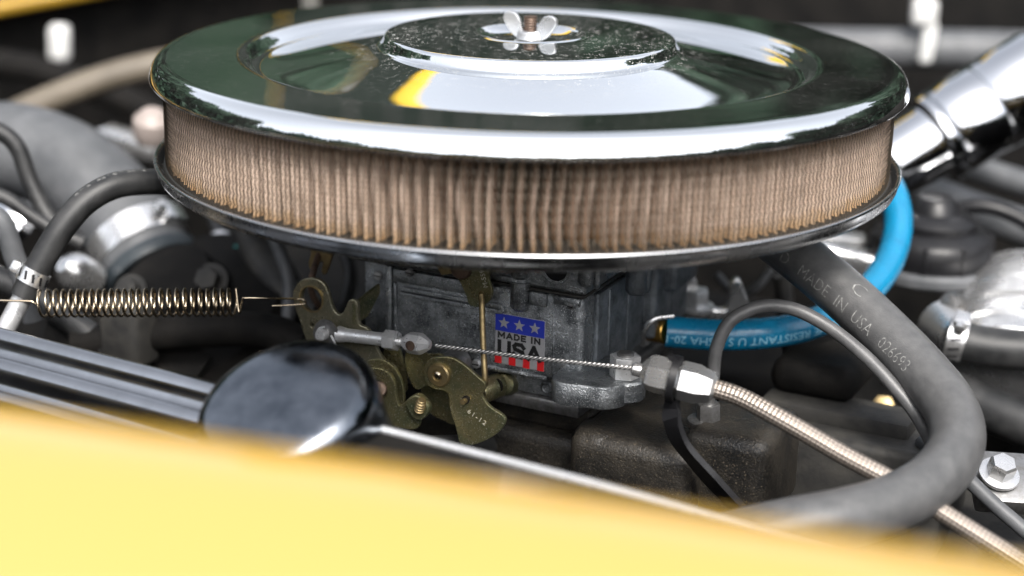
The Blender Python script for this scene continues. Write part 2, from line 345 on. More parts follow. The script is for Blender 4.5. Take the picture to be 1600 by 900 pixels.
def text(s, size, o, ax, ext=0.15, off=0.0, xs=1.0, bev=0.0, align='CENTER', space=1.0):
    cu = bpy.data.curves.new('t', 'FONT'); cu.body = s; cu.size = size; cu.extrude = ext; cu.offset = off; cu.bevel_depth = bev
    cu.align_x = align; cu.align_y = 'CENTER'; cu.space_character = space; cu.resolution_u = 3
    me = curve_mesh(cu)
    if xs != 1: me.transform(Matrix.Scale(xs, 4, (1, 0, 0)))
    return to_frame(me, o, ax)
def text_on_tube(s, size, path, r, s0, wv, flip=False, off=0.0, lift=0.15, xs=1.0, space=1.0, phi0=0.0):
    """print that follows a hose: x runs along the hose from s0, y runs round it, centred on the side facing wv"""
    cu = bpy.data.curves.new('t', 'FONT'); cu.body = s; cu.size = size; cu.offset = off; cu.align_x = 'LEFT'; cu.align_y = 'CENTER'; cu.space_character = space; cu.resolution_u = 2
    me = curve_mesh(cu); bm = bmesh.new(); bm.from_mesh(me); bpy.data.meshes.remove(me)
    bmesh.ops.subdivide_edges(bm, edges=[e for e in bm.edges if e.calc_length() > size * 0.15], cuts=2, use_grid_fill=False)
    bmesh.ops.triangulate(bm, faces=bm.faces)
    c = spline(path, 1.0); acc = [0.0]
    for i in range(1, len(c)): acc.append(acc[-1] + (c[i] - c[i - 1]).length)
    acc_ = np.array(acc); wv = Vector(wv)
    for v in bm.verts:
        x, y = v.co.x * xs, v.co.y
        if flip: x, y = -x, -y
        S = min(max(s0 + x, 0.01), acc[-1] - 0.01); i = min(max(int(np.searchsorted(acc_, S)), 1), len(c) - 1)
        t = (S - acc[i - 1]) / (acc[i] - acc[i - 1]); p = c[i - 1].lerp(c[i], t); i0, i1 = max(i - 3, 0), min(i + 2, len(c) - 1); T = (c[i1] - c[i0]).normalized()
        e = (wv - T * wv.dot(T)).normalized(); b = e.cross(T); a = phi0 + y / r
        v.co = p + (e * math.cos(a) + b * math.sin(a)) * (r + lift)
    me = bpy.data.meshes.new('m'); bm.to_mesh(me); bm.free(); return me
def clamp(p, axis, r, wd, parent, m=M_STEEL, screw=(0, 0, 1), slots=14):
    """worm-drive band: band with slots, housing and screw as parts"""
    a = Vector(axis).normalized(); p = Vector(p)
    finish('band', rev([(r, -wd / 2), (r + 0.9, -wd / 2), (r + 0.9, wd / 2), (r, wd / 2)], p, a, 56, closed=True), m, parent, 40)
    sv = Vector(screw); sv = (sv - a * sv.dot(a)).normalized(); b = a.cross(sv)
    finish('screw_housing', box(p + sv * (r + 2.6), (b, a, sv), ((-wd * 0.55, wd * 0.55), (-wd * 0.42, wd * 0.42), (-2.2, 2.2)), 0.9), m, parent)
    finish('screw', hexa(p + sv * (r + 2.8) + b * wd * 0.5, p + sv * (r + 2.8) + b * wd * 0.95, 3.0), m, parent)
    for k in range(slots):
        an = 2 * math.pi * k / slots; d = sv * math.cos(an) + b * math.sin(an)
        if d.dot(sv) > 0.8: continue
        tg = a.cross(d); finish('slot', box(p + d * (r + 0.95), (tg * 0.94 + a * 0.34, a * 0.94 - tg * 0.34, d), ((-0.6, 0.6), (-wd * 0.3, wd * 0.3), (-0.1, 0.12)), 0), M_BLACK, parent, None)

# ================================================================== THE SETTING
finish('ground', raw([(-40000, -40000, -950), (40000, -40000, -950), (40000, 40000, -950), (-40000, 40000, -950)], [(0, 1, 2, 3)]), M_GROUND, None, None, kind='structure')
VX = -NX
def slab(name, o, ax, sz, m, bev=8): finish(name, box(o, ax, sz, bev), m, None, kind='structure')
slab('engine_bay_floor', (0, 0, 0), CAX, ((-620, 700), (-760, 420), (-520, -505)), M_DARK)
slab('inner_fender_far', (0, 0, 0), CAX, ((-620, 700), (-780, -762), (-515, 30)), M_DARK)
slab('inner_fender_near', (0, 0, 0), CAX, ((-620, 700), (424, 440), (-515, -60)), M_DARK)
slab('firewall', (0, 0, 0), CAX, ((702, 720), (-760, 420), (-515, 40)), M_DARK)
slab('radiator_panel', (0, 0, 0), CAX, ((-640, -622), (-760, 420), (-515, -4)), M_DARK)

# trees round the place, seen only as the dark green in the chrome
def tree_line():
    V = []; Fc = []; rng = np.random.default_rng(3)
    for k in range(64):
        a = 2 * math.pi * (k + rng.uniform(-.3, .3)) / 64; d = rng.uniform(8500, 10500); rr = rng.uniform(900, 1500)
        top = rng.uniform(3700, 4500) if math.sin(a) > -0.1 else rng.uniform(1300, 2100)
        cx, cy = d * math.cos(a), d * math.sin(a); cz = top - rr * 0.9 - 100
        for q in range(520):
            u = rng.normal(size=3); u /= np.linalg.norm(u); rad = rr * rng.uniform(0.55, 1.05); p = np.array([cx, cy, cz]) + u * rad * np.array([1, 1, 1.25])
            if p[2] < -900: p[2] = -900 + rng.uniform(0, 400)
            e1 = rng.normal(size=3); e1 /= np.linalg.norm(e1); e2 = np.cross(e1, rng.normal(size=3)); e2 /= np.linalg.norm(e2); s = rng.uniform(90, 210); b = len(V)
            V += [p - e1 * s, p - e2 * s * .6, p + e1 * s, p + e2 * s * .6]; Fc.append((b, b + 1, b + 2, b + 3))
        core = bmesh.new(); bmesh.ops.create_icosphere(core, subdivisions=2, radius=1.0); b = len(V)
        for v in core.verts: V.append(np.array([cx + v.co.x * rr * .92, cy + v.co.y * rr * .92, cz + v.co.z * rr * 1.12]))
        Fc += [tuple(b + x.index for x in f.verts) for f in core.faces]; core.free()
        for q in range(170):                                  # lower growth down to the ground
            p = np.array([cx + rng.uniform(-900, 900), cy + rng.uniform(-900, 900), rng.uniform(-950, cz)]); e1 = rng.normal(size=3); e1 /= np.linalg.norm(e1); e2 = np.cross(e1, rng.normal(size=3)); e2 /= np.linalg.norm(e2); s = rng.uniform(250, 500); b = len(V)
            V += [p - e1 * s, p - e2 * s, p + e1 * s, p + e2 * s]; Fc.append((b, b + 1, b + 2, b + 3))
    o = finish('tree_line', raw(V, Fc), M_LEAF, None, None, kind='stuff')
    tag(o, 'dark green trees mirrored in the chrome lid', 'trees')
tree_line()

# ------------------------------------------------------------------ yellow car body: near fender, nose panel, hood panel placed out of view for its reflection
def fender():
    e0, e1 = PZ(0, 605, 35), PZ(1600, 848, 35); d = (e1 - e0).normalized(); nrm = Vector((d.y, -d.x, 0))   # towards the camera side
    if nrm.y > 0: nrm = -nrm
    prof = [(30, -120), (14, -70), (9, -40), (4, -22), (0.5, -12), (-1.5, -7), (0, -3.8), (4, -1.7), (10, -0.5), (17, 0.0), (25, -0.5), (36, -3.0), (60, -11.5), (85, -23), (120, -44), (160, -76), (190, -115), (205, -170), (212, -260), (215, -400)]
    ts = np.linspace(-700, 900, 41); V = []; n = len(prof)
    c0 = PZ(800, 726, 35); c0 = e0 + d * (c0 - e0).dot(d)
    for t in ts:
        bow = -((t / 900) ** 2) * 26
        for a, z in prof: V.append(c0 + d * t + nrm * (a - bow) + Vector((0, 0, z)))
    Fc = [(i * n + j, i * n + j + 1, (i + 1) * n + j + 1, (i + 1) * n + j) for i in range(len(ts) - 1) for j in range(n - 1)]
    me = raw(V, Fc); o = finish('fender', me, M_YEL, None, 60)
    sm = o.modifiers.new('solid', 'SOLIDIFY'); sm.thickness = 0.0012; sm.offset = -1
    ss = o.modifiers.new('sub', 'SUBSURF'); ss.levels = 1; ss.render_levels = 2
    tag(o, 'glossy yellow fender edge blurred across the bottom of the picture', 'fender')
fender()
N0 = P(0, 6, 520)                                            # on the nose panel's edge
def nose_and_hood():
    c = N0 + VX * 60
    o = finish('nose_panel', box(c, (VX, -UX, ZX), ((-640, 640), (0, 330), (-10, 0)), 4, 3), M_YEL, None)
    tag(o, 'yellow nose panel edge in the far upper left corner', 'body panel')
    A, B = Vector((-270, 1300, 0)), Vector((170, 2560, 0)); dv = (B - A).normalized(); Lh = (B - A).length; side = Vector((dv.y, -dv.x, 0))  # hood stands beyond the bay, off its hinges, positioned for the lid's reflection
    tilt = R(82); up = ZX * math.sin(tilt) - side * math.cos(tilt); inn = dv.cross(up); inn = inn if inn.dot(side) > 0 else -inn; H = 1020
    root = thing('hood', 'yellow hood with dark ribbed underside, set out of view to be mirrored in the chrome lid', 'hood', A.lerp(B, .5))
    hx = (dv, up, inn)
    finish('shell', box(A, hx, ((0, Lh), (0, H), (-1.5, 0.4)), 0.3), M_YEL, root)
    for sz in (((2, Lh - 2), (H - 130, H), (0.5, 16)),):
        finish('flange', box(A, hx, sz, 5), M_YEL2, root)
    finish('insulation_pad', box(A, hx, ((-2, Lh + 2), (0, H - 134), (1, 12)), 5), M_PAD, root)
    for k in range(8):
        x = 180 + k * 150
        finish('seam_rib', tube([A + dv * x + up * 30 + inn * 12, A + dv * (x + 40) + up * H * .5 + inn * 13, A + dv * (x + 130) + up * (H - 100) + inn * 12], 4, 8, 40), M_GREYC, root)
nose_and_hood()

# ================================================================== AIR CLEANER
AC = thing('air_cleaner', 'round chrome air cleaner with pleated tan filter on the carburetor', 'air cleaner', (0, 0, -22))
lid_prof = [(0, 54.6), (8, 54.6), (14, 54.8), (19, 55.5), (23, 56.8), (25.2, 57.9), (26.6, 58.1), (28, 57.7), (32, 57.5), (50, 57.3), (62, 57.1), (66.8, 57.0), (68.2, 56.75), (69.0, 56.1), (69.5, 55.0), (70.4, 52.6), (71.2, 51.0), (72.4, 50.2), (76, 49.3), (88, 46.9), (102, 44.3), (114, 42.5), (122, 41.6), (128.0, 41.4), (131, 42.4), (133, 44.3), (134.6, 45.7), (136, 46.6), (138, 46.95), (141, 47.0), (150, 47.0), (160, 47.0), (168, 47.0), (171.3, 46.9), (173.6, 46.2), (175.6, 44.7), (177.2, 42.5), (178.1, 40.2), (178.4, 38.8), (178.0, 38.1), (177.2, 38.2), (176.6, 40), (172, 44.5), (160, 45.5), (140, 45.6), (132, 40.6), (124, 40.4), (80, 46.4), (70, 49), (60, 55.4), (0, 53)]
lid_prof = [(r, z + 1.0 * min(1, max(0, (z - 38) / 6))) for r, z in lid_prof]
lid_prof = [(r, z - 1.4 * min(1, max(0, (z - 50.5) / 4)) if r < 73 else z) for r, z in lid_prof]
lid_prof = [(v.x, v.y) for v in spline([Vector((r, z, 0)) for r, z in lid_prof], 0.6)]
lid = finish('lid', rev(lid_prof, (0, 0, 0), (0, 0, 1), 320), M_LID, AC, 60)
# wing nut and stud
wn = finish('wing_nut', rev([(5.6, 0), (6.4, 0.6), (6.0, 3.4), (5.2, 4.2), (4.0, 4.4)], (0, 0, 54.3), (0, 0, 1), 40), M_ALU_B, AC)
def wing(sgn):
    d = Vector((0.88, -0.475, 0)) * sgn; tdir = Vector((0.475, 0.88, 0))
    pts = [(3.2, 0.8), (5.6, 0.2), (9.6, 2.2), (13.6, 7.4), (14.0, 10.2), (12.0, 11.6), (8.4, 11.2), (5.8, 8.0), (4.4, 4.4)]
    return plate(pts, [], 0, 2.4, 0.5, True, Vector((0, 0, 54.5)) - tdir * 0.6 * sgn, (d, ZX, d.cross(ZX)))
for s_ in (1, -1): finish('wing', wing(s_), M_ALU_B, wn)
finish('stud', tube([Vector((0, 0, 52)), Vector((0, 0, 65.2))], 3.0, 20, 0.25, rfun=lambda t, S: 3.1 + 0.28 * math.sin(S * 2 * math.pi / 1.3)), M_RUST, wn, 60)
# base pan
pan_prof = [(60, -24), (70, -22), (120, -13.5), (150, -10.2), (168, -8.6), (173.5, -7.4), (175.8, -5.8), (176.6, -4.0), (176.8, -1.4), (177.5, -0.7), (177.8, 0.1), (177.4, 0.8), (176.6, 0.9), (175.9, 0.3), (175.7, -1.5), (175.0, -4.0), (173, -5.2), (166, -6.4), (150, -8.4), (120, -11.7), (70, -20), (60, -22)]
finish('base_pan', rev(pan_prof, (0, 0, 0), (0, 0, 1), 280, closed=True), M_PAN, AC, 60)
# filter element: pleated paper behind expanded wire mesh between two seals
def pleats(n=186):
    rows = 9; V = []; UV = []; Fc = []
    an = (np.arange(n) + RNG.uniform(-.16, .16, n)) * 2 * math.pi / n; step = 2 * math.pi / n
    wob = RNG.normal(0, 0.06, (n, rows)); 
    for i in range(1, rows): wob[:, i] = 0.75 * wob[:, i - 1] + 0.45 * wob[:, i]
    depth = RNG.uniform(-0.5, 0.4, n)
    sub = [(-0.48, 143), (-0.19, 161.5), (-0.08, 169.2), (0.0, 170.9), (0.08, 169.2), (0.19, 161.5)]
    for j in range(rows):
        t = j / (rows - 1); z = -3.5 + 43 * t
        for i in range(n):
            a0 = an[i] + step * (wob[i, j] + 0.14 * math.sin(t * 5.2 + i * 0.11))
            for f, r in sub: a = a0 + f * step; rr = r + (depth[i] if r > 169 else 0); V.append((rr * math.cos(a), rr * math.sin(a), z))
    m = n * len(sub)
    for j in range(rows - 1):
        for i in range(m):
            k = (i + 1) % m; Fc.append((j * m + i, j * m + k, (j + 1) * m + k, (j + 1) * m + i)); UV += [(0, j / (rows - 1))] * 2 + [(0, (j + 1) / (rows - 1))] * 2
    me = raw(V, Fc); l = me.uv_layers.new(name='UVMap'); l.data.foreach_set('uv', np.array(UV, dtype=np.float32).ravel()); return me
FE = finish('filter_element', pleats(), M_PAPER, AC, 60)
finish('end_seal', rev([(150, -5), (173.2, -5), (173.6, -3.4), (172.9, -1.2), (171.5, -0.4), (150, -0.6)], (0, 0, 0), (0, 0, 1), 200, closed=True), M_SEAL, FE)
finish('end_seal', rev([(150, 38.4), (172.8, 38.4), (173.2, 40), (172.6, 42), (150, 42)], (0, 0, 0), (0, 0, 1), 200, closed=True), M_SEAL, FE)
def screen():
    nc, nr, r0 = 430, 18, 172.2; z0, z1 = -1.6, 40.0; hw = 0.27; dz = (z1 - z0) / nr; da = 2 * math.pi / nc; V = []; Fc = []
    L = math.hypot(da * r0 / 2, dz); ct, st = (da * r0 / 2) / L, dz / L
    for sgn in (1, -1):
        for i in range(nc):
            b0 = len(V)
            for j in range(nr + 1):
                a = (i + 0.25 + sgn * (0.25 if j % 2 else -0.25)) * da      # zigzag strands: two mirrored sets close the diamonds
                z = z0 + j * dz; w_ = hw / r0
                V.append((r0 * math.cos(a - w_), r0 * math.sin(a - w_), z)); V.append(((r0 + .18 * sgn) * math.cos(a + w_), (r0 + .18 * sgn) * math.sin(a + w_), z))
            for j in range(nr): q = b0 + 2 * j; Fc.append((q, q + 1, q + 3, q + 2))
    return raw(V, Fc)
o = finish('wire_mesh', screen(), M_WIRE, FE, None); o['kind'] = 'stuff'

# ================================================================== CARBURETOR
CB = thing('carburetor', 'grey cast aluminum carburetor under the chrome air cleaner', 'carburetor', (10, -40, -112))
body = finish('main_body', cb((-35, 63.5), (-55, 70), (-87, -45.2), 3.2, 4), M_ALU, CB)
SL = PL(569, 480, 62)[0]
finish('body_end_block', cb((SL, -35.5), (-50, 62), (-90, -45.5), 1.5), M_ALU, CB)
finish('corner_post', cb((-38.5, -34.6), (40, 70.8), (-86, -45.4), 1.2), M_ALU, CB)
finish('side_wall', cb((63.2, 66), (-52, 58), (-86, -46), 1.0), M_ALU_R, CB)
# air horn (top casting) with a wavy parting line: gasket slightly proud and dark
finish('gasket', cb((SL - 1, 64), (-55, 70.6), (-45.1, -44.0), 0.2), M_SEAL, CB)
ah = finish('air_horn', cb((SL - 1.5, 64.5), (-55, 70.4), (-43.9, -27), 2.0, 3), M_ALU, CB)
finish('air_horn_step', cb((-30, 14), (60, 73.2), (-43.4, -37.5), 1.5, 3), M_ALU, CB)
finish('ledge', cb((-34, 22), (68, 71.2), (-52.5, -46), 1.0, 2), M_ALU, CB)
# long pill-shaped rib: raised outline
s0, z0 = PL(625, 453, 70); s1, z1 = PL(789, 483, 70)
def pill(s0, s1, z, r, n=12):
    return [(s1 + r * math.cos(a), z + r * math.sin(a)) for a in np.linspace(-math.pi / 2, math.pi / 2, n)] + [(s0 + r * math.cos(a), z + r * math.sin(a)) for a in np.linspace(math.pi / 2, 1.5 * math.pi, n)]
finish('rib', plate(pill(s0 + 2, s1 - 2, (z0 + z1) / 2, 1.9, 24), [pill(s0 + 2, s1 - 2, (z0 + z1) / 2, 0.7, 24)], 71.9, 2.2, 0.45, False), M_ALU, CB)
# vertical bosses
def boss(px, ptop, pbot, r, h, m=M_ALU, name='screw_boss', round_=True):
    s, z = PL(px, pbot, h); s2, zt = PL(px, ptop, h); c = W(s, h - r * 0.25, z)
    pr = [(r * 0.3, 0), (r * 0.75, 0.7), (r, 2.2), (r, zt - z)] if round_ else [(r - .4, 0), (r, .5), (r, zt - z)]
    return finish(name, rev(pr, c, ZX, 36), m, CB, 45)
boss(811, 440, 487, 4.6, 71)
boss(811, 395, 438, 4.2, 71, name='screw_boss')
finish('boss_web', cb((37, 46), (66, 71.6), (-52, -45.3), 1.0), M_ALU, CB)
boss(914, 415, 449, 3.6, 72)
boss(932, 410, 452, 1.6, 68)
boss(992, 405, 462, 5.0, 40, M_ALU_R)
boss(1008, 410, 458, 2.2, 36, M_ALU_R)
finish('rear_bowl', cb((60, 72), (-40, 4), (-84, -30), 3.0, 3), M_ALU_R, CB)
finish('rear_lug', cb((62, 78), (-36, -6), (-62, -46), 3.0, 3), M_ALU_R, CB)
# big round hole in the air horn side
s, z = PL(868, 420, 71); 
finish('port_rim', rev([(5.6, -3), (7.4, -3), (7.4, 0.2), (6.8, 0.7), (5.8, 0.4)], W(s, 70.6, z), NX, 40, closed=True), M_ALU, CB)
finish('port', rev([(5.7, 0), (5.7, 0.25)], W(s, 70.5, z), NX, 36), M_BLACK, CB)
# sloping right-hand web and throttle base
finish('throttle_body', cb((-45, 57), (-50, 61), (-99, -87.2), 1.5, 3), M_ALU, CB)
finish('base_plate', cb((-46, 60), (-52, 63), (-106, -99.2), 1.5, 2), M_STEEL_D, CB)
s, z = PL(855, 606, 61.5)
finish('plug', rev([(3.2, -1), (3.2, 0.6), (2.4, 1.0), (1.9, 0.5), (0.2, 0.4)], W(s, 61.2, z), NX, 28), M_ALU, CB)
# the mounting foot, front right, with hole
FH = 84
fo = [(57 + (x - 54) * .82, y) for x, y in [(54, 40), (54, FH), (78, FH + 1), (85, FH - 1), (89.5, FH - 6), (90.5, FH - 13), (88, FH - 22), (82, FH - 28), (74, FH - 32), (64, 40)]]
fs, fz = PL(958, 586, 72)
zt = PL(930, 601, FH)[1]
FQ = PZ(958, 586, zt)
foot = finish('mounting_foot', plate(fo[::-1], [circ(FQ.dot(UX), FQ.dot(NX), 3.0)], 0, 11.0, 1.2, True, ZX * (zt - 5.5), (UX, NX, ZX)), M_ALU, CB)
finish('foot_hole_bottom', rev([(3.1, 0), (3.1, 0.4)], FQ - ZX * 7, ZX, 24), M_BLACK, CB)
p = PZ(976, 588, zt)
finish('foot_ear', cyl(p - ZX * 10, p - ZX * 0.2, 9.5, bev=1), M_ALU, CB)
finish('stud_nut', hexa(p, p + ZX * 10, 7.0, 0.35), M_STEEL, CB)
finish('stud', rev([(3.8, 0), (3.8, 1.0), (3.0, 1.6), (0.2, 1.6)], p + ZX * 9.9, ZX, 28), M_STEEL_D, CB)
finish('casting_mark', text('V', 3.2, W(*[PL(922, 612, FH)[0], FH + 0.9, PL(922, 614, FH)[1]]), (UX, ZX, NX), 0.3), M_ALU, CB)
# raised cast maker's name and emblem
s, z = PL(724, 493, 70); finish('cast_lettering', text('MAGNETI', 4.6, W(s + 1, 70.1, z), PAX, 0.55, 0.0, 0.95, 0.08), M_ALU, CB, 30)
s, z = PL(728, 510, 70); finish('cast_lettering', text('MARELLI', 4.6, W(s + 1, 70.1, z), PAX, 0.55, 0.0, 0.95, 0.08), M_ALU, CB, 30)
s, z = PL(661, 489, 70)
finish('cast_emblem', plate([(s - 3.6, z - 1), (s - 3.6, z + 3.2), (s - 1.8, z + 0.9), (s, z + 3.4), (s + 1.8, z + 0.9), (s + 3.6, z + 3.2), (s + 3.6, z - 1)], [], 70.5, 0.8, 0.2, False), M_ALU, CB)
finish('cast_emblem', cb((s - 3.6, s + 3.6), (69.8, 70.5), (z - 3.4, z - 2.0), 0.2), M_ALU, CB)
# small casting seams / webs on the face
finish('seam', cb((48.8, 49.8), (69.5, 70.5), (-85, -47), 0.3), M_ALU, CB)
finish('upper_tab', cb((49, 62), (68, 71.4), (-49.5, -45.3), 0.8), M_ALU, CB)
# ---- the flag sticker
(sl0, zt0), (sr0, zb0) = PL(774, 488, 70.4), PL(848, 581, 70.4); sr0 = sl0 + 25.2
H_ = zt0 - zb0
STK = finish('sticker', cb((sl0, sr0), (69.9, 70.35), (zb0, zt0), 0.15, 1), M_STK, CB); STK['label'] = 'flag sticker reading MADE IN USA'
finish('blue_band', cb((sl0 + .15, sr0 - .15), (70.36, 70.42), (zt0 - H_ * 0.345, zt0 - .15), 0), M_STKB, STK, None)
def star(s, z, r): return [(s + (r if k % 2 == 0 else r * .42) * math.sin(math.pi * k / 5), z + (r if k % 2 == 0 else r * .42) * math.cos(math.pi * k / 5)) for k in range(10)]
for k in range(3): finish('star', plate(star(sl0 + 25.2 * (0.18 + 0.31 * k), zt0 - H_ * 0.178, 2.9), [], 70.55, 0.12, 0.01, False), M_STK, STK, None)
GLY = {'M': [[(0, 0), (0, 1), (.5, .25), (1, 1), (1, 0)]], 'A': [[(0, 0), (.5, 1), (1, 0)], [(.2, .28), (.8, .28)]], 'D': [[(0, 0), (0, 1), (.6, 1), (1, .68), (1, .32), (.6, 0), (0, 0)]], 'E': [[(1, 0), (0, 0), (0, 1), (1, 1)], [(0, .5), (.85, .5)]],
       'I': [[(.5, 0), (.5, 1)]], 'N': [[(0, 0), (0, 1), (1, 0), (1, 1)]], 'U': [[(0, 1), (0, .25), (.22, 0), (.78, 0), (1, .25), (1, 1)]], 'S': [[(1, .80), (.78, 1), (.22, 1), (0, .82), (.1, .60), (.9, .42), (1, .2), (.78, 0), (.22, 0), (0, .2)]]}
def block_letter(ch, s, z, w, h, t):
    V = []; Fc = []; lift = 70.44
    for st in GLY[ch]:
        q = [Vector((s + a * w, z + b * h)) for a, b in st]; n = len(q)
        for i in range(n - 1):
            d = (q[i + 1] - q[i]).normalized(); e = Vector((-d.y, d.x)) * t / 2; A = q[i] - d * (t * .38 if i else t * .5); B = q[i + 1] + d * (t * .38 if i < n - 2 else t * .5); b = len(V); lift += 0.004
            V += [W(v.x, lift, v.y) for v in (A - e, B - e, B + e, A + e)]; Fc.append((b, b + 1, b + 2, b + 3))
    return raw(V, Fc)
zz = zt0 - H_ * 0.462
x_ = sl0 + 1.9
for ch, w_ in (('M', 2.9), ('A', 2.6), ('D', 2.2), ('E', 1.9), (' ', 0.3), ('I', 0.5), ('N', 2.3)):
    if ch != ' ': finish('letter', block_letter(ch, x_, zz - 0.2, w_, 2.4, 0.85), M_STKK, STK, None)
    x_ += w_ + 1.35
x_ = sl0 + 2.4
for ch, w_ in (('U', 5.0), ('S', 4.8), ('A', 5.6)):
    finish('letter', block_letter(ch, x_, zz - 8.2, w_, 5.9, 1.95), M_STKK, STK, None); x_ += w_ + 2.5
for k in range(4):
    a = sl0 + 25.2 * k * 2 / 7 + 0.15; finish('red_stripe', cb((a, a + 25.2 / 7 - 0.15), (70.36, 70.42), (zb0 + .15, zb0 + H_ * 0.20), 0), M_STKR, STK, None)

# ================================================================== LINKAGE
def screwhead(c, ax, r, th, m, name, parent, sock=True):
    o = finish(name, rev([(r - .3, 0), (r, .3), (r, th - .5), (r - .5, th), (r * .5, th), (r * .42, th - .6), (0.1, th - .6)], c, ax, 36), m, parent, 40); return o
# throttle lever with the spring ring
hA = 92
TL = thing('throttle_lever', 'yellow zinc throttle lever with a big ring holding the spring', 'lever', PW(520, 600, hA))
outA = pxl([(459, 457), (462, 480), (470, 503), (479, 530), (494, 562), (540, 640), (600, 630), (626, 612), (624, 594), (614, 574), (598, 562), (585, 540), (574, 515), (560, 506), (557, 474), (547, 470), (541, 480), (537, 489), (530, 493), (523, 488), (517, 476), (512, 458), (505, 444), (495, 437.5), (483, 436), (469, 441)], hA)
hc, hz = PL(487, 467, hA)
finish('plate', plate(outA, [circ(hc, hz, 5.9, 28, 6.5), circ(*PL(487, 508, hA), 1.5, 12)], hA, 2.2, 0.4), M_LEVER, TL)
finish('ring_edge', rev([(6.0, 0), (6.6, 0.3), (6.6, 0.9), (6.0, 0.9)], W(hc, hA - .2, hz), NX, 36, closed=True), M_BRASS, TL)
q = [PW(557, 474, hA), PW(545, 471, hA)]
finish('bent_tab', plate([(0, 0), (18, 4.5), (18, 1), (9, -8), (0, -9)], [], 0, 2.0, 0.4, False, PW(553, 476, hA), (Vector((0.55, 0.83, 0.02)), ZX, Vector((0.83, -0.55, 0)))), M_GOLD, TL)
# small lever above it with hooked rod, under the pan
UL = thing('hooked_link', 'small perforated brass link hanging under the pan with hooked rod', 'link', PW(490, 420, 70))
finish('link_plate', plate(pxl([(490, 372), (486, 398), (483, 410), (485, 420), (492, 418), (499, 408), (505, 410), (503, 424), (507, 428), (513, 415), (520, 392), (526, 372)], 68), [circ(*PL(505, 388, 68), 1.8, 14)], 68, 1.8, 0.3), M_BRASS, UL)
finish('rod', tube([PW(500, 392, 66), PW(496, 404, 69), PW(491, 420, 74), PW(486, 440, 78), PW(487, 456, 78), PW(494, 472, 76), PW(506, 486, 72), PW(520, 500, 66)], 1.6, 14, 1), M_RUST, UL)
# idle-screw lever in front of the throttle shaft
hB = 100
IL = thing('idle_lever', 'olive zinc idle lever with an adjusting screw on its tab', 'lever', PW(600, 655, hB))
outB = pxl([(566, 584), (578, 577), (594, 577), (608, 585), (616, 600), (618, 620), (624, 635), (636, 627), (650, 620), (662, 629), (667, 641), (657, 655), (645, 670), (588, 659), (572, 640), (560, 610)], hB)
finish('plate', plate(outB, [circ(*PL(592, 608, hB), 4.6, 24), circ(*PL(588, 638, hB), 1.9, 14)], hB, 2.0, 0.4), M_GOLD, IL)
finish('tab', plate(pxl([(636, 630), (650, 620), (663, 630), (667, 641), (657, 654), (645, 650)], hB + 3), [], hB + 3, 4.0, 0.9), M_GOLD, IL)
p = PW(655, 642, hB + 3); ax_ = Vector((0.18, -0.35, 0.9)).normalized()
finish('screw', tube([p, p + ax_ * 7.2], 1.9, 18, 0.2, rfun=lambda t, S: (2.1 + 0.35 * math.sin(S * 2 * math.pi / 1.5)) * (0.85 if t > .8 else 1)), M_BRASS, IL, 60)
finish('shaft_end', cyl(PW(592, 608, 84), PW(592, 608, hB + 3), 3.7, bev=0.6), M_RUST, IL)
finish('backing_plate', plate(pxl([(600, 548), (618, 540), (628, 560), (633, 585), (634, 610), (626, 612), (616, 590), (606, 570)], 86), [], 86, 1.6, 0.3), M_GOLD, IL)
finish('backing_ring', plate(pxl([(570, 572), (590, 562), (610, 570), (624, 590), (630, 615), (626, 640), (600, 650), (575, 620)], 95), [], 95, 1.8, 0.3), M_GOLD, IL)
# cam plate with washer: the big stamped plate
hC = 96
CP = thing('cam_plate', 'large stamped zinc cam plate marked 61-12 below the cable', 'cam plate', PW(740, 690, hC))
outC = pxl([(672, 562), (690, 559), (708, 561), (726, 572), (744, 588), (756, 599), (756, 608), (752, 617), (757, 628), (768, 639), (781, 647), (788, 655), (786, 664), (776, 676), (760, 686), (738, 694), (720, 692), (716, 680), (712, 664), (706, 648), (703, 634), (702, 618), (694, 610), (676, 606), (664, 594), (664, 574)], hC)
finish('plate', plate(outC, [], hC, 2.0, 0.4), M_GOLD, CP)
finish('rear_plate', plate(pxl([(635, 552), (650, 549), (668, 554), (690, 556), (700, 580), (690, 600), (668, 602), (651, 608), (640, 592), (634, 570)], 90), [], 90, 1.8, 0.3), M_GOLD, CP)
finish('lower_plate', plate(pxl([(660, 606), (700, 612), (712, 660), (690, 655), (668, 640)], 82), [], 82, 1.8, 0.3), M_GOLD, CP)
c = PW(687, 585, hC)
finish('washer', rev([(3.5, 0), (5.5, 0), (5.6, 1.2), (5.0, 1.9), (2.7, 2.1), (2.3, 1.4), (0.1, 1.4)], c, NX, 40), M_BRASS, CP, 40)
finish('screw_socket', rev([(1.9, 0), (1.9, 0.8), (1.1, 1.3), (0.1, 1.3)], c + NX * 1.3, NX, 8), M_SPRING, CP, 30)
finish('barrel', rev([(7.2, 0), (7.2, 12), (6.4, 13), (5.6, 13.4), (0.1, 13.4)], PW(716, 566, 76), NX, 44), M_STEEL_D, CP, 40)
p = PW(727, 626, hC); finish('pin', tube([p - NX * 1, p + NX * 2.6 + ZX * 0.2], 1.3, 14, 0.3), M_BRASS, CP)
finish('pin_slot', plate([(a * 1.0, b) for a, b in pxl([(722, 622), (728, 618), (734, 621), (733, 629), (726, 632)], hC)], [], hC + 0.06, 0.1, 0.01), M_BLACK, CP, None)
p = W(*[PL(745, 652, hC)[0], hC + 0.08, PL(745, 652, hC)[1]]); dx = (W(PL(758, 662, hC)[0], 0, PL(758, 662, hC)[1]) - W(PL(731, 642, hC)[0], 0, PL(731, 642, hC)[1])).normalized()
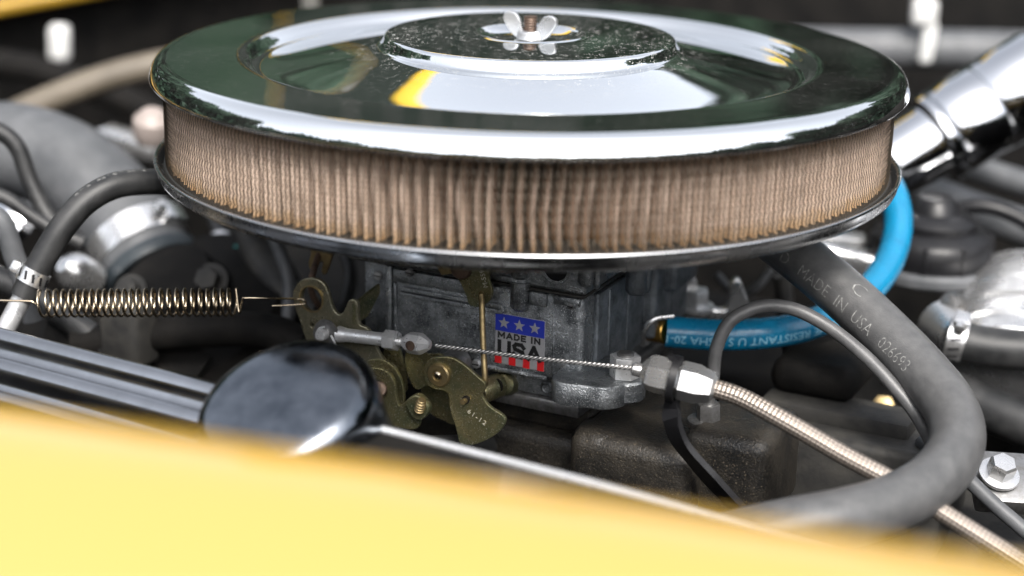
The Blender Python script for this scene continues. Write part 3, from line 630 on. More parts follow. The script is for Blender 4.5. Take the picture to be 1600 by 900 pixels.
finish('stamping', text('61-12', 3.1, p, (dx, NX.cross(dx), NX), 0.12, 0.0, 1.2, 0, space=1.25), M_STAMP, CP, None)
# right-hand shaft boss
SB = thing('shaft_boss', 'dark hollow shaft boss right of the long gold rod', 'shaft boss', PW(775, 620, 62))
finish('sleeve', rev([(3.4, 2), (3.4, 13), (4.2, 14), (5.3, 13.7), (5.7, 12.6), (5.7, 0), (3.4, 0)], PW(778, 602, 70), (NX * 0.9 + UX * -0.25), 40, closed=True), M_GOLD, SB)
finish('sleeve_core', rev([(3.3, 0), (3.3, 1)], PW(778, 602, 74), (NX * 0.9 + UX * -0.25), 30), M_DARK, SB)
finish('boss_body', cyl(PW(800, 600, 56), PW(784, 600, 69), 5.4, bev=1), M_GOLD, SB)
# pump lever above and the long rod
hE = 82
PLV = thing('pump_lever', 'gold stamped lever hanging from the pan above the flag sticker', 'lever', PW(750, 470, hE))
outE = pxl([(688, 414), (692, 426), (704, 424), (714, 432), (722, 446), (729, 462), (733, 474), (742, 479), (754, 477), (765, 468), (768, 455), (763, 438), (756, 414)], hE)
finish('plate', plate(outE, [], hE, 1.8, 0.3), M_GOLD, PLV)
finish('pivot_screw', rev([(5.4, 0), (5.4, 1.0), (4.8, 1.8), (2, 2.1), (0.1, 2.1)], PW(721, 418, hE), NX, 36), M_RUST, PLV, 40)
finish('tab', plate(pxl([(686, 418), (702, 416), (705, 426), (692, 428)], hE + 1), [], hE + 2, 2.4, 0.4, False), M_BRASS, PLV)
p = PW(758, 436, hE + .1); d0 = (PW(762, 452, hE) - PW(753, 416, hE)).normalized()
finish('stamping', text('M-559', 3.4, p + UX * -0.6, (-d0, NX.cross(-d0), NX), 0.12, 0.0, 0.95), M_STAMP, PLV, None)
LR = tube([PW(752, 458, hE - 5), PW(752, 459, hE + 1), PW(752, 462, hE + 3.2), PW(753, 475, hE + 3.4), PW(755, 540, hE + 8), PW(757.5, 585, hE + 11), PW(758, 597, hE + 11), PW(756, 602, hE + 7), PW(752, 600, hC - 3)], 1.35, 16, 1)
o = finish('pump_rod', LR, M_BRASS); tag(o, 'thin gold rod in front of the carburetor linking pump lever and cam plate', 'rod')

# throttle rod end, clevis and cable
hR = 99
RE = thing('rod_end', 'silver rod end bolted to the throttle lever, carrying the cable clamp', 'rod end', PW(560, 535, hR))
a0, a1 = PW(512, 520, hR), PW(680, 540, hR); ad = (a1 - a0).normalized()
finish('washer', rev([(2.8, 0), (6.3, 0), (6.4, .3), (6.3, 1.0), (2.8, 1.0)], PW(511, 519, hR + 2.3), NX, 36, closed=True), M_STEEL_D, RE)
finish('eye', rev([(2.9, 0), (5.6, 0), (6.0, .8), (6.0, 3.4), (5.6, 4.2), (2.9, 4.2)], PW(513, 520, hR - 2), NX, 36, closed=True), M_STEEL_D, RE)
finish('pin', rev([(2.75, 0), (2.75, 5.6), (2.4, 6.1), (0.1, 6.1)], PW(510.5, 519.5, hR), NX, 30), M_STEEL, RE, 40)
finish('cotter', tube([PW(501, 534, hR + 3.6), PW(494, 526, hR + 4), PW(498, 514, hR + 4.4), PW(507, 511, hR + 4.4)], 0.5, 8, .6), M_STEEL, RE)
finish('cotter_leg', tube([PW(517, 524, hR + 4.2), PW(521, 532, hR + 4), PW(525, 543, hR + 3.8)], 0.6, 8, .6), M_STEEL, RE)
def at(px): return a0 + (a1 - a0) * ((px - 512) / 168)
finish('neck', cyl(at(530), at(543), 3.9, 3.2), M_STEEL, RE)
finish('sleeve', cyl(at(540), at(606), 3.15, bev=.4), M_STEEL, RE)
finish('lock_nut', hexa(at(604), at(622), 4.9, 0.5), M_STEEL, RE)
finish('threads', tube([at(620), at(640)], 2.2, 20, .2, rfun=lambda t, S: 2.1 + .25 * math.sin(S * 2 * math.pi / 1.2)), M_STEEL, RE, 60)
finish('cable_clamp', rev([(2.6, 0), (4.7, 2.6), (5.0, 4), (5.0, 9), (4.4, 10.5), (2.3, 13.4), (1.4, 13.8)], at(632), ad, 8, 0.4), M_STEEL, RE, 20)
finish('grub_screw', rev([(2.3, 0), (2.3, .5), (1.7, .55), (1.7, .2), (0.1, .2)], at(650) + NX * 4.55 + ZX * 0.3, NX, 24), M_RUST, RE, 30)
c0, c1 = at(681), P(990, 576, -128)
o = finish('throttle_cable', tube([c0, c0.lerp(c1, .5) - ZX * 0.5, c1], 0.95, 12, 0.8), M_CABLE); tag(o, 'thin twisted steel throttle cable crossing in front of the flag sticker', 'cable')
# cable housing fitting and braided sheath
c2 = P(1118, 607, -137); fd = (c2 - c1).normalized(); fl = (c2 - c1).length
def fp(t): return c1 + fd * (fl * t)
CF = thing('cable_fitting', 'bright hexagonal cable fitting held by a black bracket', 'fitting', fp(0.5) - ZX * 9)
finish('nub', rev([(1.6, -1), (2.9, 0), (3.1, 3.5), (2.7, 5)], c1, fd, 28), M_ALU_B, CF)
finish('hex_nut', rev([(4.0, fl * .10), (7.4, fl * .18), (8.2, fl * .24), (8.2, fl * .44), (7.6, fl * .48)], c1, fd, 6, 0.35), M_ALU_B, CF, 20)
finish('thread', cyl(fp(.44), fp(.6), 5.2), M_STEEL_D, CF)
finish('hex_body', rev([(7.4, fl * .54), (8.4, fl * .58), (8.4, fl * .78), (6.4, fl * .96), (4.6, fl * 1.0)], c1, fd, 6, 0.15), M_ALU_B, CF, 20)
bp = [fp(.97), P(1160, 622, -142), P(1230, 660, -152), P(1320, 712, -160), P(1400, 755, -168), P(1480, 806, -176), P(1560, 856, -184), P(1640, 905, -192)]
o = finish('braided_sheath', tube(bp, 4.0, 28, 1.5), M_BRAID); tag(o, 'braided steel cable sheath running down right under the thick black hose', 'cable sheath')
# black bracket strap
def strap(pts, wd, th, m, parent=None, wv=None):
    c = spline(pts, 2); n = len(c); V = []; Fc = []
    for i in range(n):
        T = (c[min(i + 1, n - 1)] - c[max(i - 1, 0)]).normalized(); s_ = (wv - T * wv.dot(T)).normalized(); nn = T.cross(s_); wi = wd(i / (n - 1)) if callable(wd) else wd
        for a, b in ((-1, -1), (1, -1), (1, 1), (-1, 1)): V.append(c[i] + s_ * a * wi / 2 + nn * b * th / 2)
    for i in range(n - 1):
        for k in range(4): l = (k + 1) % 4; Fc.append((i * 4 + k, i * 4 + l, (i + 1) * 4 + l, (i + 1) * 4 + k))
    Fc += [(3, 2, 1, 0), tuple(range(4 * n - 4, 4 * n))]
    bm = bmesh.new(); bm.from_mesh(raw(V, Fc)); bmesh.ops.recalc_face_normals(bm, faces=bm.faces); me = bpy.data.meshes.new('m'); bm.to_mesh(me); bm.free(); return me
BR = thing('cable_bracket', 'black flat bracket gripping the bright cable fitting', 'bracket', P(1110, 760, -130))
finish('upright', strap([fp(.50) + ZX * 10, fp(.49), fp(.49) - ZX * 14, P(1050, 655, -136), P(1062, 690, -136), P(1090, 725, -136), P(1140, 780, -136), P(1200, 840, -136)], lambda t: 6.5 + 8 * min(1, max(0, t - .2) * 2.5), 2.6, M_BLACK, None, (fd * .9 + NX * .5).normalized()), M_BLACK, BR, 30)
finish('clip', rev([(8.6, -1.6), (10, -1.6), (10, 1.6), (8.6, 1.6)], fp(.5), fd, 32, closed=True), M_BLACK, BR, 30)

# return spring
def spring():
    A, B = P(62, 474, -62), P(366, 472, -66); d = (B - A).normalized(); x, y, _ = frame(d); L = (B - A).length; n = 27; r = 6.2; pts = []
    N = n * 22
    for i in range(N + 1):
        t = i / N; tt = t + 0.012 * math.sin(t * 9); a = 2 * math.pi * n * t + 1.0; pts.append(A + d * (L * tt) + (x * math.cos(a) + y * math.sin(a)) * r)
    ring = P(462, 468, -60)
    root = thing('return_spring', 'coiled steel return spring stretched from the lever ring to the left', 'spring', A.lerp(B, .5) - ZX * 7)
    finish('coil', tube(pts, 0.62, 8, 9, smooth=False), M_SPRING, root, 60)
    finish('hook_wire', tube([pts[-1], P(374, 489, -66), P(379, 468, -66), P(384, 465.5, -66), P(420, 466, -64), P(462, 467, NXY), P(474, 468, NXY - 1), P(478, 474, NXY), P(470, 475.5, NXY), P(425, 478, NXY - 2)], 0.5, 8, 1), M_SPRING, root, 60)
    finish('tail_wire', tube([pts[0], P(56, 476, -62), P(50, 471, -62), P(0, 469.5, -62), P(-120, 466, -60)], 0.55, 8, 1), M_SPRING, root, 60)
NXY = PW(470, 470, hA + 1).y
spring()

# ================================================================== VALVE COVER, CAP, MANIFOLD
def valve_cover():
    a, b = PZ(0, 514, -62), PZ(930, 752, -62); d = (b - a).normalized(); n = Vector((d.y, -d.x, 0)); n = n if n.y < 0 else -n
    c = a.lerp(b, .4); d2 = d; L0, L1 = -260, 330; XM = (P(470, 640, -205) - c).dot(d)
    prof = [(-10, -62), (-9, -40), (-8, -20), (-6.5, -8), (-4.5, -2.5), (-2, -0.2), (0, 0.4), (2.6, -0.2), (4.4, -2.6), (5.2, -6.2), (6.8, -9.0), (9.0, -9.2), (11.2, -7.4), (14.2, -7.0), (16.8, -8.8), (18.0, -12.2), (18.8, -16.4), (20.8, -18.4), (23, -17.4), (25.6, -18.4), (27.2, -24), (28.5, -40), (30, -70)]
    pr = [Vector((x, y, 0)) for x, y in prof]; pr = spline(pr, 1.2); m = len(pr); V = []; Fc = []
    xs = np.linspace(L0, XM, 12)
    for x in xs:
        for q in pr: V.append(c + d2 * x + n * q.x + ZX * q.y)
    for i in range(len(xs) - 1):
        for j in range(m - 1): Fc.append((i * m + j, i * m + j + 1, (i + 1) * m + j + 1, (i + 1) * m + j))
    root = thing('valve_cover', 'fluted silver valve cover rail running down behind the yellow fender', 'valve cover', c - ZX * 70)
    finish('cover', raw(V, Fc), mat('valve_cover_metal', (0.36, 0.37, 0.39), 1.0, 0.22, col2=(0.28, 0.29, 0.305), nscale=40, rvar=0.05), root, 60)
    finish('gasket_rail', box(c, (d2, n, ZX), ((L0, L1), (-9, 27), (-76, -71)), 1), M_DARK, root)
    finish('plain_side', box(c, (d2, n, ZX), ((XM + 0.5, L1), (-6, 24), (-60, -1.6)), 2, 3), M_DARK, root)
    finish('edge_bead', tube([c + d2 * (XM + 0.5) - ZX * 1.2, c + d2 * L1 - ZX * 1.2], 1.7, 14, 20), M_STEEL, root)
    return c, d2, n
vc, vd, vn = valve_cover()
CAPC = P(438, 618, -200)
cax = Vector((-0.26, -0.34, 0.90)).normalized()
CAP = thing('filler_cap', 'dark polished round filler cap in front of the throttle lever', 'cap', CAPC - ZX * 32)
finish('dome', rev([(35.5, -50), (36.6, -20), (36.8, -11), (36.4, -7), (35.2, -3.6), (33.4, -1.2), (31.0, 0.0), (28.0, 0.5), (22, 1.1), (12, 1.8), (5, 2.1), (0.1, 2.1)], CAPC, cax, 96), mat('dark_polished', (0.10, 0.115, 0.135), 1, 0.20, col2=(0.24, 0.26, 0.29), nscale=38, rvar=0.10, bump=0.05, bscale=120), CAP, 60)
finish('neck', cyl(CAPC - cax * 42, CAPC - cax * 75, 26, 24), M_DARK, CAP)

IM = thing('intake_manifold', 'black painted intake manifold under the carburetor', 'manifold', W(0, 0, -300))
def pb(x0, y0, x1, y1, h, depth, bev, seg=4):
    (a, b), (c, d) = PL(x0, y0, h), PL(x1, y1, h); return cb((a, c), (h - depth, h), (d, b), bev, seg)
finish('plenum', cb((-60, 75), (-70, 58), (-175, -118), 8, 4), M_BLACKP, IM)
finish('riser', cb((-44, 62), (-50, 52), (-118.5, -106.5), 3, 3), M_BLACKP, IM)
finish('runner', pb(884, 672, 1072, 830, 84, 70, 8, 5), M_BLACKP, IM)
finish('runner_boss', rev([(14, -30), (13.5, -3), (11, 0.5), (5, 1.2), (0.1, 1.2)], PW(945, 668, 70), ZX, 40), M_BLACKP, IM, 60)
finish('temperature_boss', pb(1062, 668, 1190, 840, 70, 52, 7, 5), M_BLACKP, IM)
finish('boss_collar', rev([(15, -12), (13.5, 0), (12.2, 2.2), (9, 2.6), (0.1, 2.6)], PW(1106, 668, 54), ZX, 48), M_BLACKP, IM, 40)
finish('boss_washer', rev([(7.5, 0), (9.2, .3), (9.2, 1.4), (7.5, 1.8), (0.1, 1.8)], PW(1106, 660, 54), ZX, 40), M_STEEL_D, IM, 40)
finish('fitting_nut', hexa(PW(1107, 657, 54), PW(1107, 630, 54), 5.4, 0.2), M_STEEL_D, IM)
finish('fitting_nipple', cyl(PW(1107, 632, 54), PW(1110, 600, 54), 3.0, 2.4), M_STEEL_D, IM)
finish('valley_floor', pb(1185, 664, 1460, 880, 6, 60, 4, 3), M_GREYC, IM)
finish('valley_rail', pb(1185, 650, 1420, 666, -10, 18, 2, 2), M_GREYC, IM)
finish('rear_runner', pb(1200, 560, 1330, 640, -20, 50, 8, 4), M_DARK, IM)
EB = thing('engine_block', 'dark grimy engine block filling the space below the hoses', 'engine block', W(0, 0, -500))
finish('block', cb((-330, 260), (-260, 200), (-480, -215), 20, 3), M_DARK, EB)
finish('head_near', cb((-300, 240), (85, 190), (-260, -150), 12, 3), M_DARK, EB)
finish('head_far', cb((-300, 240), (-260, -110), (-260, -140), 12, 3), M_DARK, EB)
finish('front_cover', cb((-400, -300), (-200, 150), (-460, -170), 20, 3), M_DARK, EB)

# ================================================================== HOSES ON THE RIGHT
def hose(name, pts, r, m, label, cat='hose', seg=28, step=2.5, parent=None):
    o = finish(name, tube(pts, r, seg, step), m, parent)
    if not parent: tag(o, label, cat)
    return o
big = [P(1090, 300, 10), P(1160, 335, -12), P(1238, 393, -36), P(1310, 452, -56), P(1379, 516, -76), P(1438, 577, -96), P(1485, 638, -118), P(1495, 693, -138), P(1464, 745, -160), P(1400, 785, -178), P(1321, 808, -192), P(1230, 826, -200), P(1120, 850, -205)]
BH = thing('thick_hose', 'thick black rubber hose printed MADE IN USA looping at lower right', 'hose', P(1400, 800, -150))
hz_ = finish('hose', tube(big, 12.0, 40, 2.5), M_RUBBER2, BH)
finish('printing', text_on_tube('D   MADE  IN  USA   026693', 8.4, big, 12.0, 66, (0, -1, 0.35), off=-0.10, phi0=-0.55, xs=0.86), M_PRINTD, BH, None)
finish('chalk_mark', text_on_tube('C', 9.0, big, 12.0, 102, (0, -1, 0.35), off=-0.18, phi0=0.35, xs=1.3), M_PRINTD, BH, None)
thin = [PW(1110, 606, 54), P(1114, 590, -78), P(1120, 543, -76), P(1143, 500, -74), P(1190, 479, -72), P(1240, 483, -74), P(1295, 511, -80), P(1349, 554, -90), P(1395, 602, -100), P(1434, 652, -108), P(1462, 712, -112), P(1470, 780, -110)]
hose('thin_vacuum_hose', thin, 3.1, M_RUBBER2, 'thin dark grey hose arching from the manifold nut behind the thick hose', step=1.5)
blue = [P(1040, 518, -30), P(1120, 523, -30), P(1200, 520, -26), P(1268, 506, -16), P(1335, 473, 4), P(1378, 428, 24), P(1399, 380, 42), P(1402, 330, 58), P(1386, 285, 75), P(1350, 250, 92)]
BL = thing('blue_hose', 'blue rubber hose curving from brass fitting behind the thick black hose', 'hose', P(1200, 545, -26))
finish('hose', tube(blue, 7.6, 36, 2), M_BLUE, BL)
finish('printing', text_on_tube('FLAME RESISTANT U S MSHA 20-1', 6.0, blue, 7.6, 88, (0, -1, -0.12), True, 0.02, 0.12, 1.0), M_PRINTB, BL, None)
ff = thing('brass_fitting', 'brass hose fitting between carburetor and blue hose', 'fitting', P(1022, 530, -28))
finish('barb', cyl(P(1010, 513, -22), P(1044, 518, -30), 5.6, 6.4, .4), mat('brass', (0.50, 0.30, 0.08), 1, 0.3, rvar=.1), ff)
finish('hex_nut', hexa(P(1000, 508, -18), P(1016, 512, -22), 9, .3), M_STEEL, ff)
finish('wire_clip', tube([P(1004, 538, -30), P(1006, 520, -36), P(1014, 505, -38), P(1028, 497, -38), P(1052, 494, -36)], 1.3, 10, 1), M_ALU_B, ff)
cb_ = thing('rear_bracket', 'bright alloy bracket with a bolt behind the carburetor', 'bracket', P(1075, 495, 20))
finish('ear', plate([(-13, 0), (-10, 14), (-2, 21), (6, 18), (11, 4), (24, 2), (26, 16), (30, 16), (32, -4), (-13, -6)], [circ(-2, 11, 3.0, 16)], 0, 7, 0.9, True, P(1062, 486, 30), (Vector((1, 0, 0)), ZX, Vector((0, -1, 0)))), M_ALU_B, cb_)
finish('bolt', hexa(P(1087, 478, 26), P(1087, 452, 26), 7), M_STEEL, cb_)
finish('bolt_washer', cyl(P(1087, 482, 26), P(1087, 477, 26), 9.5), M_STEEL, cb_)
hose('lower_thin_pipe', [P(1225, 500, 20), P(1232, 545, 10), P(1246, 595, 0), P(1275, 645, -6), P(1320, 690, -12), P(1380, 730, -20)], 3.3, M_RUBBER, 'thin black pipe hanging below the blue hose', 'pipe')
hose('rear_post', [P(1222, 430, 80), P(1226, 470, 80), P(1228, 520, 80)], 5.0, M_GREYC, 'dark grey upright pipe seen between blue hose and thick hose', 'pipe')
# silver bars behind
o = finish('fuel_rail_bar', box(P(1320, 372, 130), (Vector((1, -.12, -.1)).normalized(), Vector((.12, 1, 0)).normalized(), ZX), ((-30, 12), (-8, 8), (-4, 3)), 2), M_ALU_B); tag(o, 'short silver bar behind the blue hose, upper one', 'bar')
o = finish('intake_flange', box(P(1300, 402, 110), (Vector((1, -.15, -.16)).normalized(), Vector((.15, 1, 0)).normalized(), ZX), ((-40, 34), (-8, 8), (-8, 8)), 4, 3), M_ALU_B); tag(o, 'pale silver casting behind the thick hose, left of the blue hose', 'casting')
# black stepped cap
kc = P(1452, 418, 110)
DC = thing('distributor_cap', 'black stepped cap with ribbed rings right of the blue hose', 'cap', kc)
finish('flange', rev([(36, -3), (38, -1), (38, 3), (36, 5), (0.1, 5)], kc, ZX, 56), M_RUBBERG, DC, 40)
finish('body', rev([(33, 5), (34, 8), (34, 17), (31, 21), (24, 24), (24, 28), (21, 31), (14, 33), (12, 38), (9, 41), (0.1, 41.5)], kc, ZX, 56), M_BLACK, DC, 40)
for k in range(10):
    an = 2 * math.pi * k / 10; dd = Vector((math.cos(an), math.sin(an), 0))
    finish('rib', box(kc + dd * 32, (dd, ZX.cross(dd), ZX), ((-6, 2.6), (-1.2, 1.2), (5, 20)), .5), M_BLACK, DC)
# silver housing with hose and clamp
AX_ = Vector((0.85, -0.35, -0.1)).normalized()
sc_ = P(1590, 560, 60)
SH = thing('thermostat_housing', 'silver grooved round housing at the right edge with clamp and hose', 'housing', sc_ - ZX * 50)
finish('shell', rev([(20, -46), (38, -46), (42, -42), (43, -30), (45, -29), (45, -16), (43.4, -15), (43.4, -10), (46, -9), (46, 4), (44.4, 5), (44.4, 10), (46, 11), (46, 40), (20, 42)], sc_, (0.35, 0.90, 0.18), 72), M_ALU_B, SH, 40)
finish('outlet', cyl(P(1500, 530, 10), P(1470, 505, 30), 11, 13), M_ALU_B, SH)
h2 = [P(1478, 526, 8), P(1520, 538, 4), P(1570, 545, 0), P(1660, 550, -6)]
hose('heater_hose', h2, 10.2, M_RUBBER, 'short black hose with a steel clamp at the right edge')
HC = thing('hose_clamp', 'slotted steel clamp on the short black hose at the right edge', 'clamp', P(1490, 545, 5), 'hose clamps')
clamp(P(1494, 530, 7), P(1520, 538, 4) - P(1478, 526, 8), 10.4, 9, HC, M_ALU_B, (0, -0.4, 1))
hose('lower_radiator_hose', [P(1440, 600, 10), P(1500, 620, 0), P(1560, 645, -12), P(1660, 685, -30)], 11.5, M_RUBBER, 'black hose under the silver housing passing behind the thick hose')
# hex bolt with washer
bc = P(1560, 742, -104); bax = Vector((0.1, -0.45, 0.89)).normalized()
HB = thing('flange_bolt', 'silver hex bolt with washer at the lower right corner', 'bolt', bc)
finish('washer', rev([(9.2, 0), (9.4, .4), (9.2, 1.4), (6, 1.9), (0.1, 1.9)], bc, bax, 40), M_ALU_B, HB)
finish('hex_head', rev([(6.3, 1.5), (6.3, 8), (5.4, 9.2), (0.1, 9.4)], bc, bax, 6, .3), M_ALU_B, HB, 25)
BB = finish('bolt_bracket', box(bc - bax * 1, (Vector((1, 0, -.05)), bax.cross(Vector((1, 0, -.05))).normalized(), bax), ((-10, 60), (-14, 16), (-10, -0.5)), 2), M_STEEL_D); tag(BB, 'dull steel bracket under the hex bolt at lower right', 'bracket')
hose('brake_pipe', [P(1440, 690, -80), P(1500, 738, -112), P(1550, 785, -122), P(1600, 828, -130), P(1660, 880, -138)], 3.4, M_RUBBERG, 'thin grey pipe below the hex bolt at lower right', 'pipe')
o = finish('corner_casting', box(P(1540, 860, -70), CAX, ((-60, 60), (-40, 20), (-30, 14)), 6, 3), M_GREYC); tag(o, 'grey casting low in the right corner behind the braided sheath', 'casting')
o = finish('brass_plug', hexa(P(1380, 640, 40), P(1380, 636, 28), 6.5), M_BRASS); tag(o, 'small dull brass plug deep between thin hose and braided sheath', 'plug')

# ================================================================== BACKGROUND, FAR RIGHT AND TOP
ch0, ch1 = P(1385, 262, 150), P(1640, 112, 175); chd = (ch1 - ch0).normalized(); chl = (ch1 - ch0).length
CT = thing('chrome_canister', 'stepped chrome cylinder leaning at the right edge', 'canister', ch0)
finish('nozzle', rev([(18, 0), (20, 2), (21.5, 26), (22.5, 30)], ch0, chd, 56), M_CHROME, CT, 40)
finish('collar', rev([(22.5, 30), (26.5, 32), (27, 36), (25, 39)], ch0, chd, 56), M_CHROME, CT, 40)
finish('barrel', rev([(25.6, 39), (26.6, 41), (27.2, 66), (26.4, 67.5), (27.6, 69), (28.6, 104), (27.8, 106), (25, 107)], ch0, chd, 56), M_CHROME, CT, 40)
finish('end_cap', rev([(15, 107), (21, 108), (21, 118), (13, 120)], ch0, chd, 56), M_STEEL, CT, 40)
hose('grey_tube', [P(1360, 280, 220), P(1440, 300, 225), P(1520, 328, 230), P(1600, 356, 235), P(1720, 400, 240)], 11.5, M_RUBBERG, 'thick grey tube sloping behind the black stepped cap', 'tube')
hose('upper_grey_tube', [P(1500, 255, 260), P(1560, 275, 262), P(1610, 290, 265), P(1720, 325, 270)], 8.5, M_RUBBERG, 'short grey tube at the right edge above the thick grey tube', 'tube')
hose('cross_tube', [P(900, 66, 430), P(1100, 70, 430), P(1300, 74, 430), P(1450, 76, 430), P(1620, 80, 430), P(1750, 84, 430)], 14, M_RUBBERG, 'dark tube running across the far upper right background', 'tube')
WC = thing('white_clip', 'white plastic clip on the dark cross tube at upper right', 'clip', P(1446, 100, 415))
finish('strap', box(P(1450, 66, 411), (Vector((1, 0, 0.0)), Vector((0, 1, 0)), Vector((.08, 0, 1)).normalized()), ((-5, 5), (-3, 3), (-15, 14)), 2.6, 3), M_WHITE, WC)
finish('head', box(P(1444, 20, 411), (Vector((1, 0, 0)), Vector((0, 1, 0)), ZX), ((-9, 9), (-6, 6), (-9, 10)), 4, 3), M_WHITE, WC)
o = finish('wiring_cap', box(P(93, 66, 520), (Vector((1, 0, 0)), Vector((0, 1, 0)), Vector((.04, 0, 1)).normalized()), ((-8, 8), (-6, 6), (-15, 14)), 5, 4), M_WHITE); tag(o, 'small white plastic cap in the dark far left background', 'cap')
hose('brown_hose', [P(-40, 210, 330), P(40, 172, 335), P(120, 138, 340), P(200, 112, 345), P(300, 92, 350), P(420, 80, 350)], 9.5, mat('brown_rubber', (0.075, 0.062, 0.045), 0, 0.55, col2=(0.12, 0.10, 0.075), nscale=30), 'dull brown hose in the left background behind the air cleaner')
hose('dark_loom', [P(-40, 95, 480), P(60, 110, 470), P(180, 150, 450), P(260, 190, 430)], 11, M_DARK, 'dark wiring loom far back on the left', 'loom')
o = finish('rubber_bung', rev([(3, 0), (10, 2), (12, 8), (11, 16), (6, 21), (0.1, 22)], P(238, 222, 190), (0.1, -.3, 1), 32), mat('pale_plastic', (0.26, 0.22, 0.20), 0, .5)); tag(o, 'pale rounded bung just left of the air cleaner', 'bung')
o = finish('silver_bracket', box(P(205, 222, 260), (Vector((.9, -.3, -.2)).normalized(), Vector((.3, .9, 0)).normalized(), ZX), ((-20, 22), (-10, 10), (-5, 5)), 2), M_ALU_B); tag(o, 'small silver bracket behind the grey radiator hose', 'bracket')

# ================================================================== LEFT SIDE
rad = [P(-160, 222, 170), P(-60, 228, 165), P(40, 236, 158), P(118, 268, 145), P(178, 322, 130), P(216, 384, 112), P(240, 430, 100)]
RH = thing('radiator_hose', 'fat grey radiator hose elbow at the left', 'hose', P(100, 340, 140))
finish('hose', tube(rad, 27, 44, 3), M_RUBBERG, RH, 60)
ax2 = (P(240, 430, 100) - P(178, 322, 130)).normalized()
RC = thing('hose_clamp', 'wide bright steel clamp on the fat grey radiator hose', 'clamp', P(216, 400, 112), 'hose clamps')
clamp(P(216, 384, 112), ax2, 27.3, 15, RC, M_ALU_B, (0.8, -0.3, 0.45), 0)
o = finish('outlet_neck', rev([(25, 8), (25, 14), (29, 15), (30, 18), (29, 23), (20, 24)], P(216, 384, 112), ax2, 48), mat('dark_casting', (0.018, 0.024, 0.03), 0, .45, col2=(.03, .037, .042), nscale=50, spec=.3)); tag(o, 'dark cast outlet neck below the wide bright clamp', 'outlet')
arch = [P(420, 330, 30), P(350, 303, 10), P(290, 288, -8), P(235, 284, -18), P(180, 290, -28), P(135, 314, -36), P(100, 352, -42), P(73, 395, -46), P(48, 440, -50), P(36, 464, -52)]
AH = thing('arched_hose', 'black hose arching from under the pan to a steel pipe at left', 'hose', P(60, 460, -48))
finish('hose', tube(arch, 6.3, 30, 2), M_RUBBER, AH)
def dashes():
    L = 0; ms = []
    for k, w_ in enumerate((3, 2, 3.5, 2.2, 3, 2.6, 1.6, 3.2, 2.4, 2)): ms.append('-' if k % 3 else '=')
    return ms
finish('worn_print', text_on_tube('= - == -- = - == - = -- =', 4.2, arch, 6.3, 78, (-0.55, -0.6, 0.75), off=0.0, xs=0.8), M_PRINT, AH, None)
AC2 = thing('hose_clamp', 'slotted steel clamp on the lower end of the arched black hose', 'clamp', P(47, 450, -50), 'hose clamps')
clamp(P(52, 432, -49.5), P(36, 464, -52) - P(73, 395, -46), 6.5, 7, AC2, M_ALU_B, (-1, 0.3, 0.2), 12)
hose('steel_pipe', [P(46, 444, -50), P(30, 474, -52), P(10, 512, -56), P(-20, 570, -60)], 4.6, M_STEEL, 'steel pipe below the arched hose clamp at the left edge', 'pipe')
hose('left_cable', [P(-40, 190, 60), P(4, 208, 62), P(28, 232, 62), P(46, 280, 60), P(70, 330, 56), P(100, 372, 50)], 4.6, M_RUBBER, 'black cable bending down in front of the grey radiator hose', 'cable')
hose('left_low_cable', [P(-40, 292, 40), P(10, 310, 40), P(50, 338, 40), P(90, 362, 40), P(130, 380, 40)], 3.8, M_RUBBER, 'thin black cable crossing behind the arched hose at left', 'cable')
hose('left_loop', [P(-60, 330, -20), P(-5, 340, -20), P(12, 368, -20), P(22, 400, -20), P(34, 430, -20), P(52, 500, -20)], 5.2, M_RUBBERG, 'dark hose at the left edge behind the steel pipe')
o = finish('chrome_cap_nut', rev([(3, -8), (11, -6), (14, 0), (12, 7), (6, 10), (0.1, 11)], P(18, 345, 90), (-.2, -.8, .6), 36), M_CHROME); tag(o, 'small chrome cap nut at the left edge below the black cables', 'nut')
o = finish('pale_fitting', rev([(7, -12), (10, -10), (10.5, 6), (8, 10), (4, 14), (0.1, 14)], P(124, 428, 70), (-.5, -.7, .6), 32), M_ALU_B); tag(o, 'pale metal fitting right of the arched hose, above the spring', 'fitting')
hose('grey_bypass_hose', [P(372, 330, 90), P(392, 372, 80), P(410, 410, 70), P(440, 450, 55), P(500, 490, 40)], 8.5, M_GREYC, 'dark grey hose under the pan, left of the ringed lever')
o = finish('teal_connector', box(P(352, 402, 90), (Vector((.8, -.2, .55)).normalized(), Vector((.2, .95, 0)).normalized(), Vector((-.5, 0, .85)).normalized()), ((-16, 14), (-5, 5), (-3, 3)), 1.5), M_TEAL); tag(o, 'small teal plastic connector under the pan', 'connector')
o = finish('pale_casting', box(P(376, 418, 95), (Vector((1, 0, 0)), Vector((0, 1, 0)), ZX), ((-12, 14), (-9, 9), (-11, 9)), 4, 3), mat('pale_casting', (.42, .38, .36), .3, .5)); tag(o, 'pale casting beside the small teal connector', 'casting')
o = finish('water_pump_body', rev([(60, -30), (62, 0), (55, 10), (30, 16), (24, 34), (0.1, 36)], P(300, 500, 60), (-.3, -.45, .85), 48), M_DARK); tag(o, 'dark grey pump body behind the return spring', 'pump')
hose('lower_dark_hose', [P(120, 540, 0), P(260, 520, -5), P(400, 515, -10), P(480, 540, -20)], 9, M_DARK, 'dark hose below the return spring')
o = finish('grey_stub', box(P(205, 480, -10), CAX, ((-14, 10), (-10, 10), (-30, 4)), 4, 3), M_GREYC); tag(o, 'dark stub bracket just below the spring, left of the cap', 'bracket')

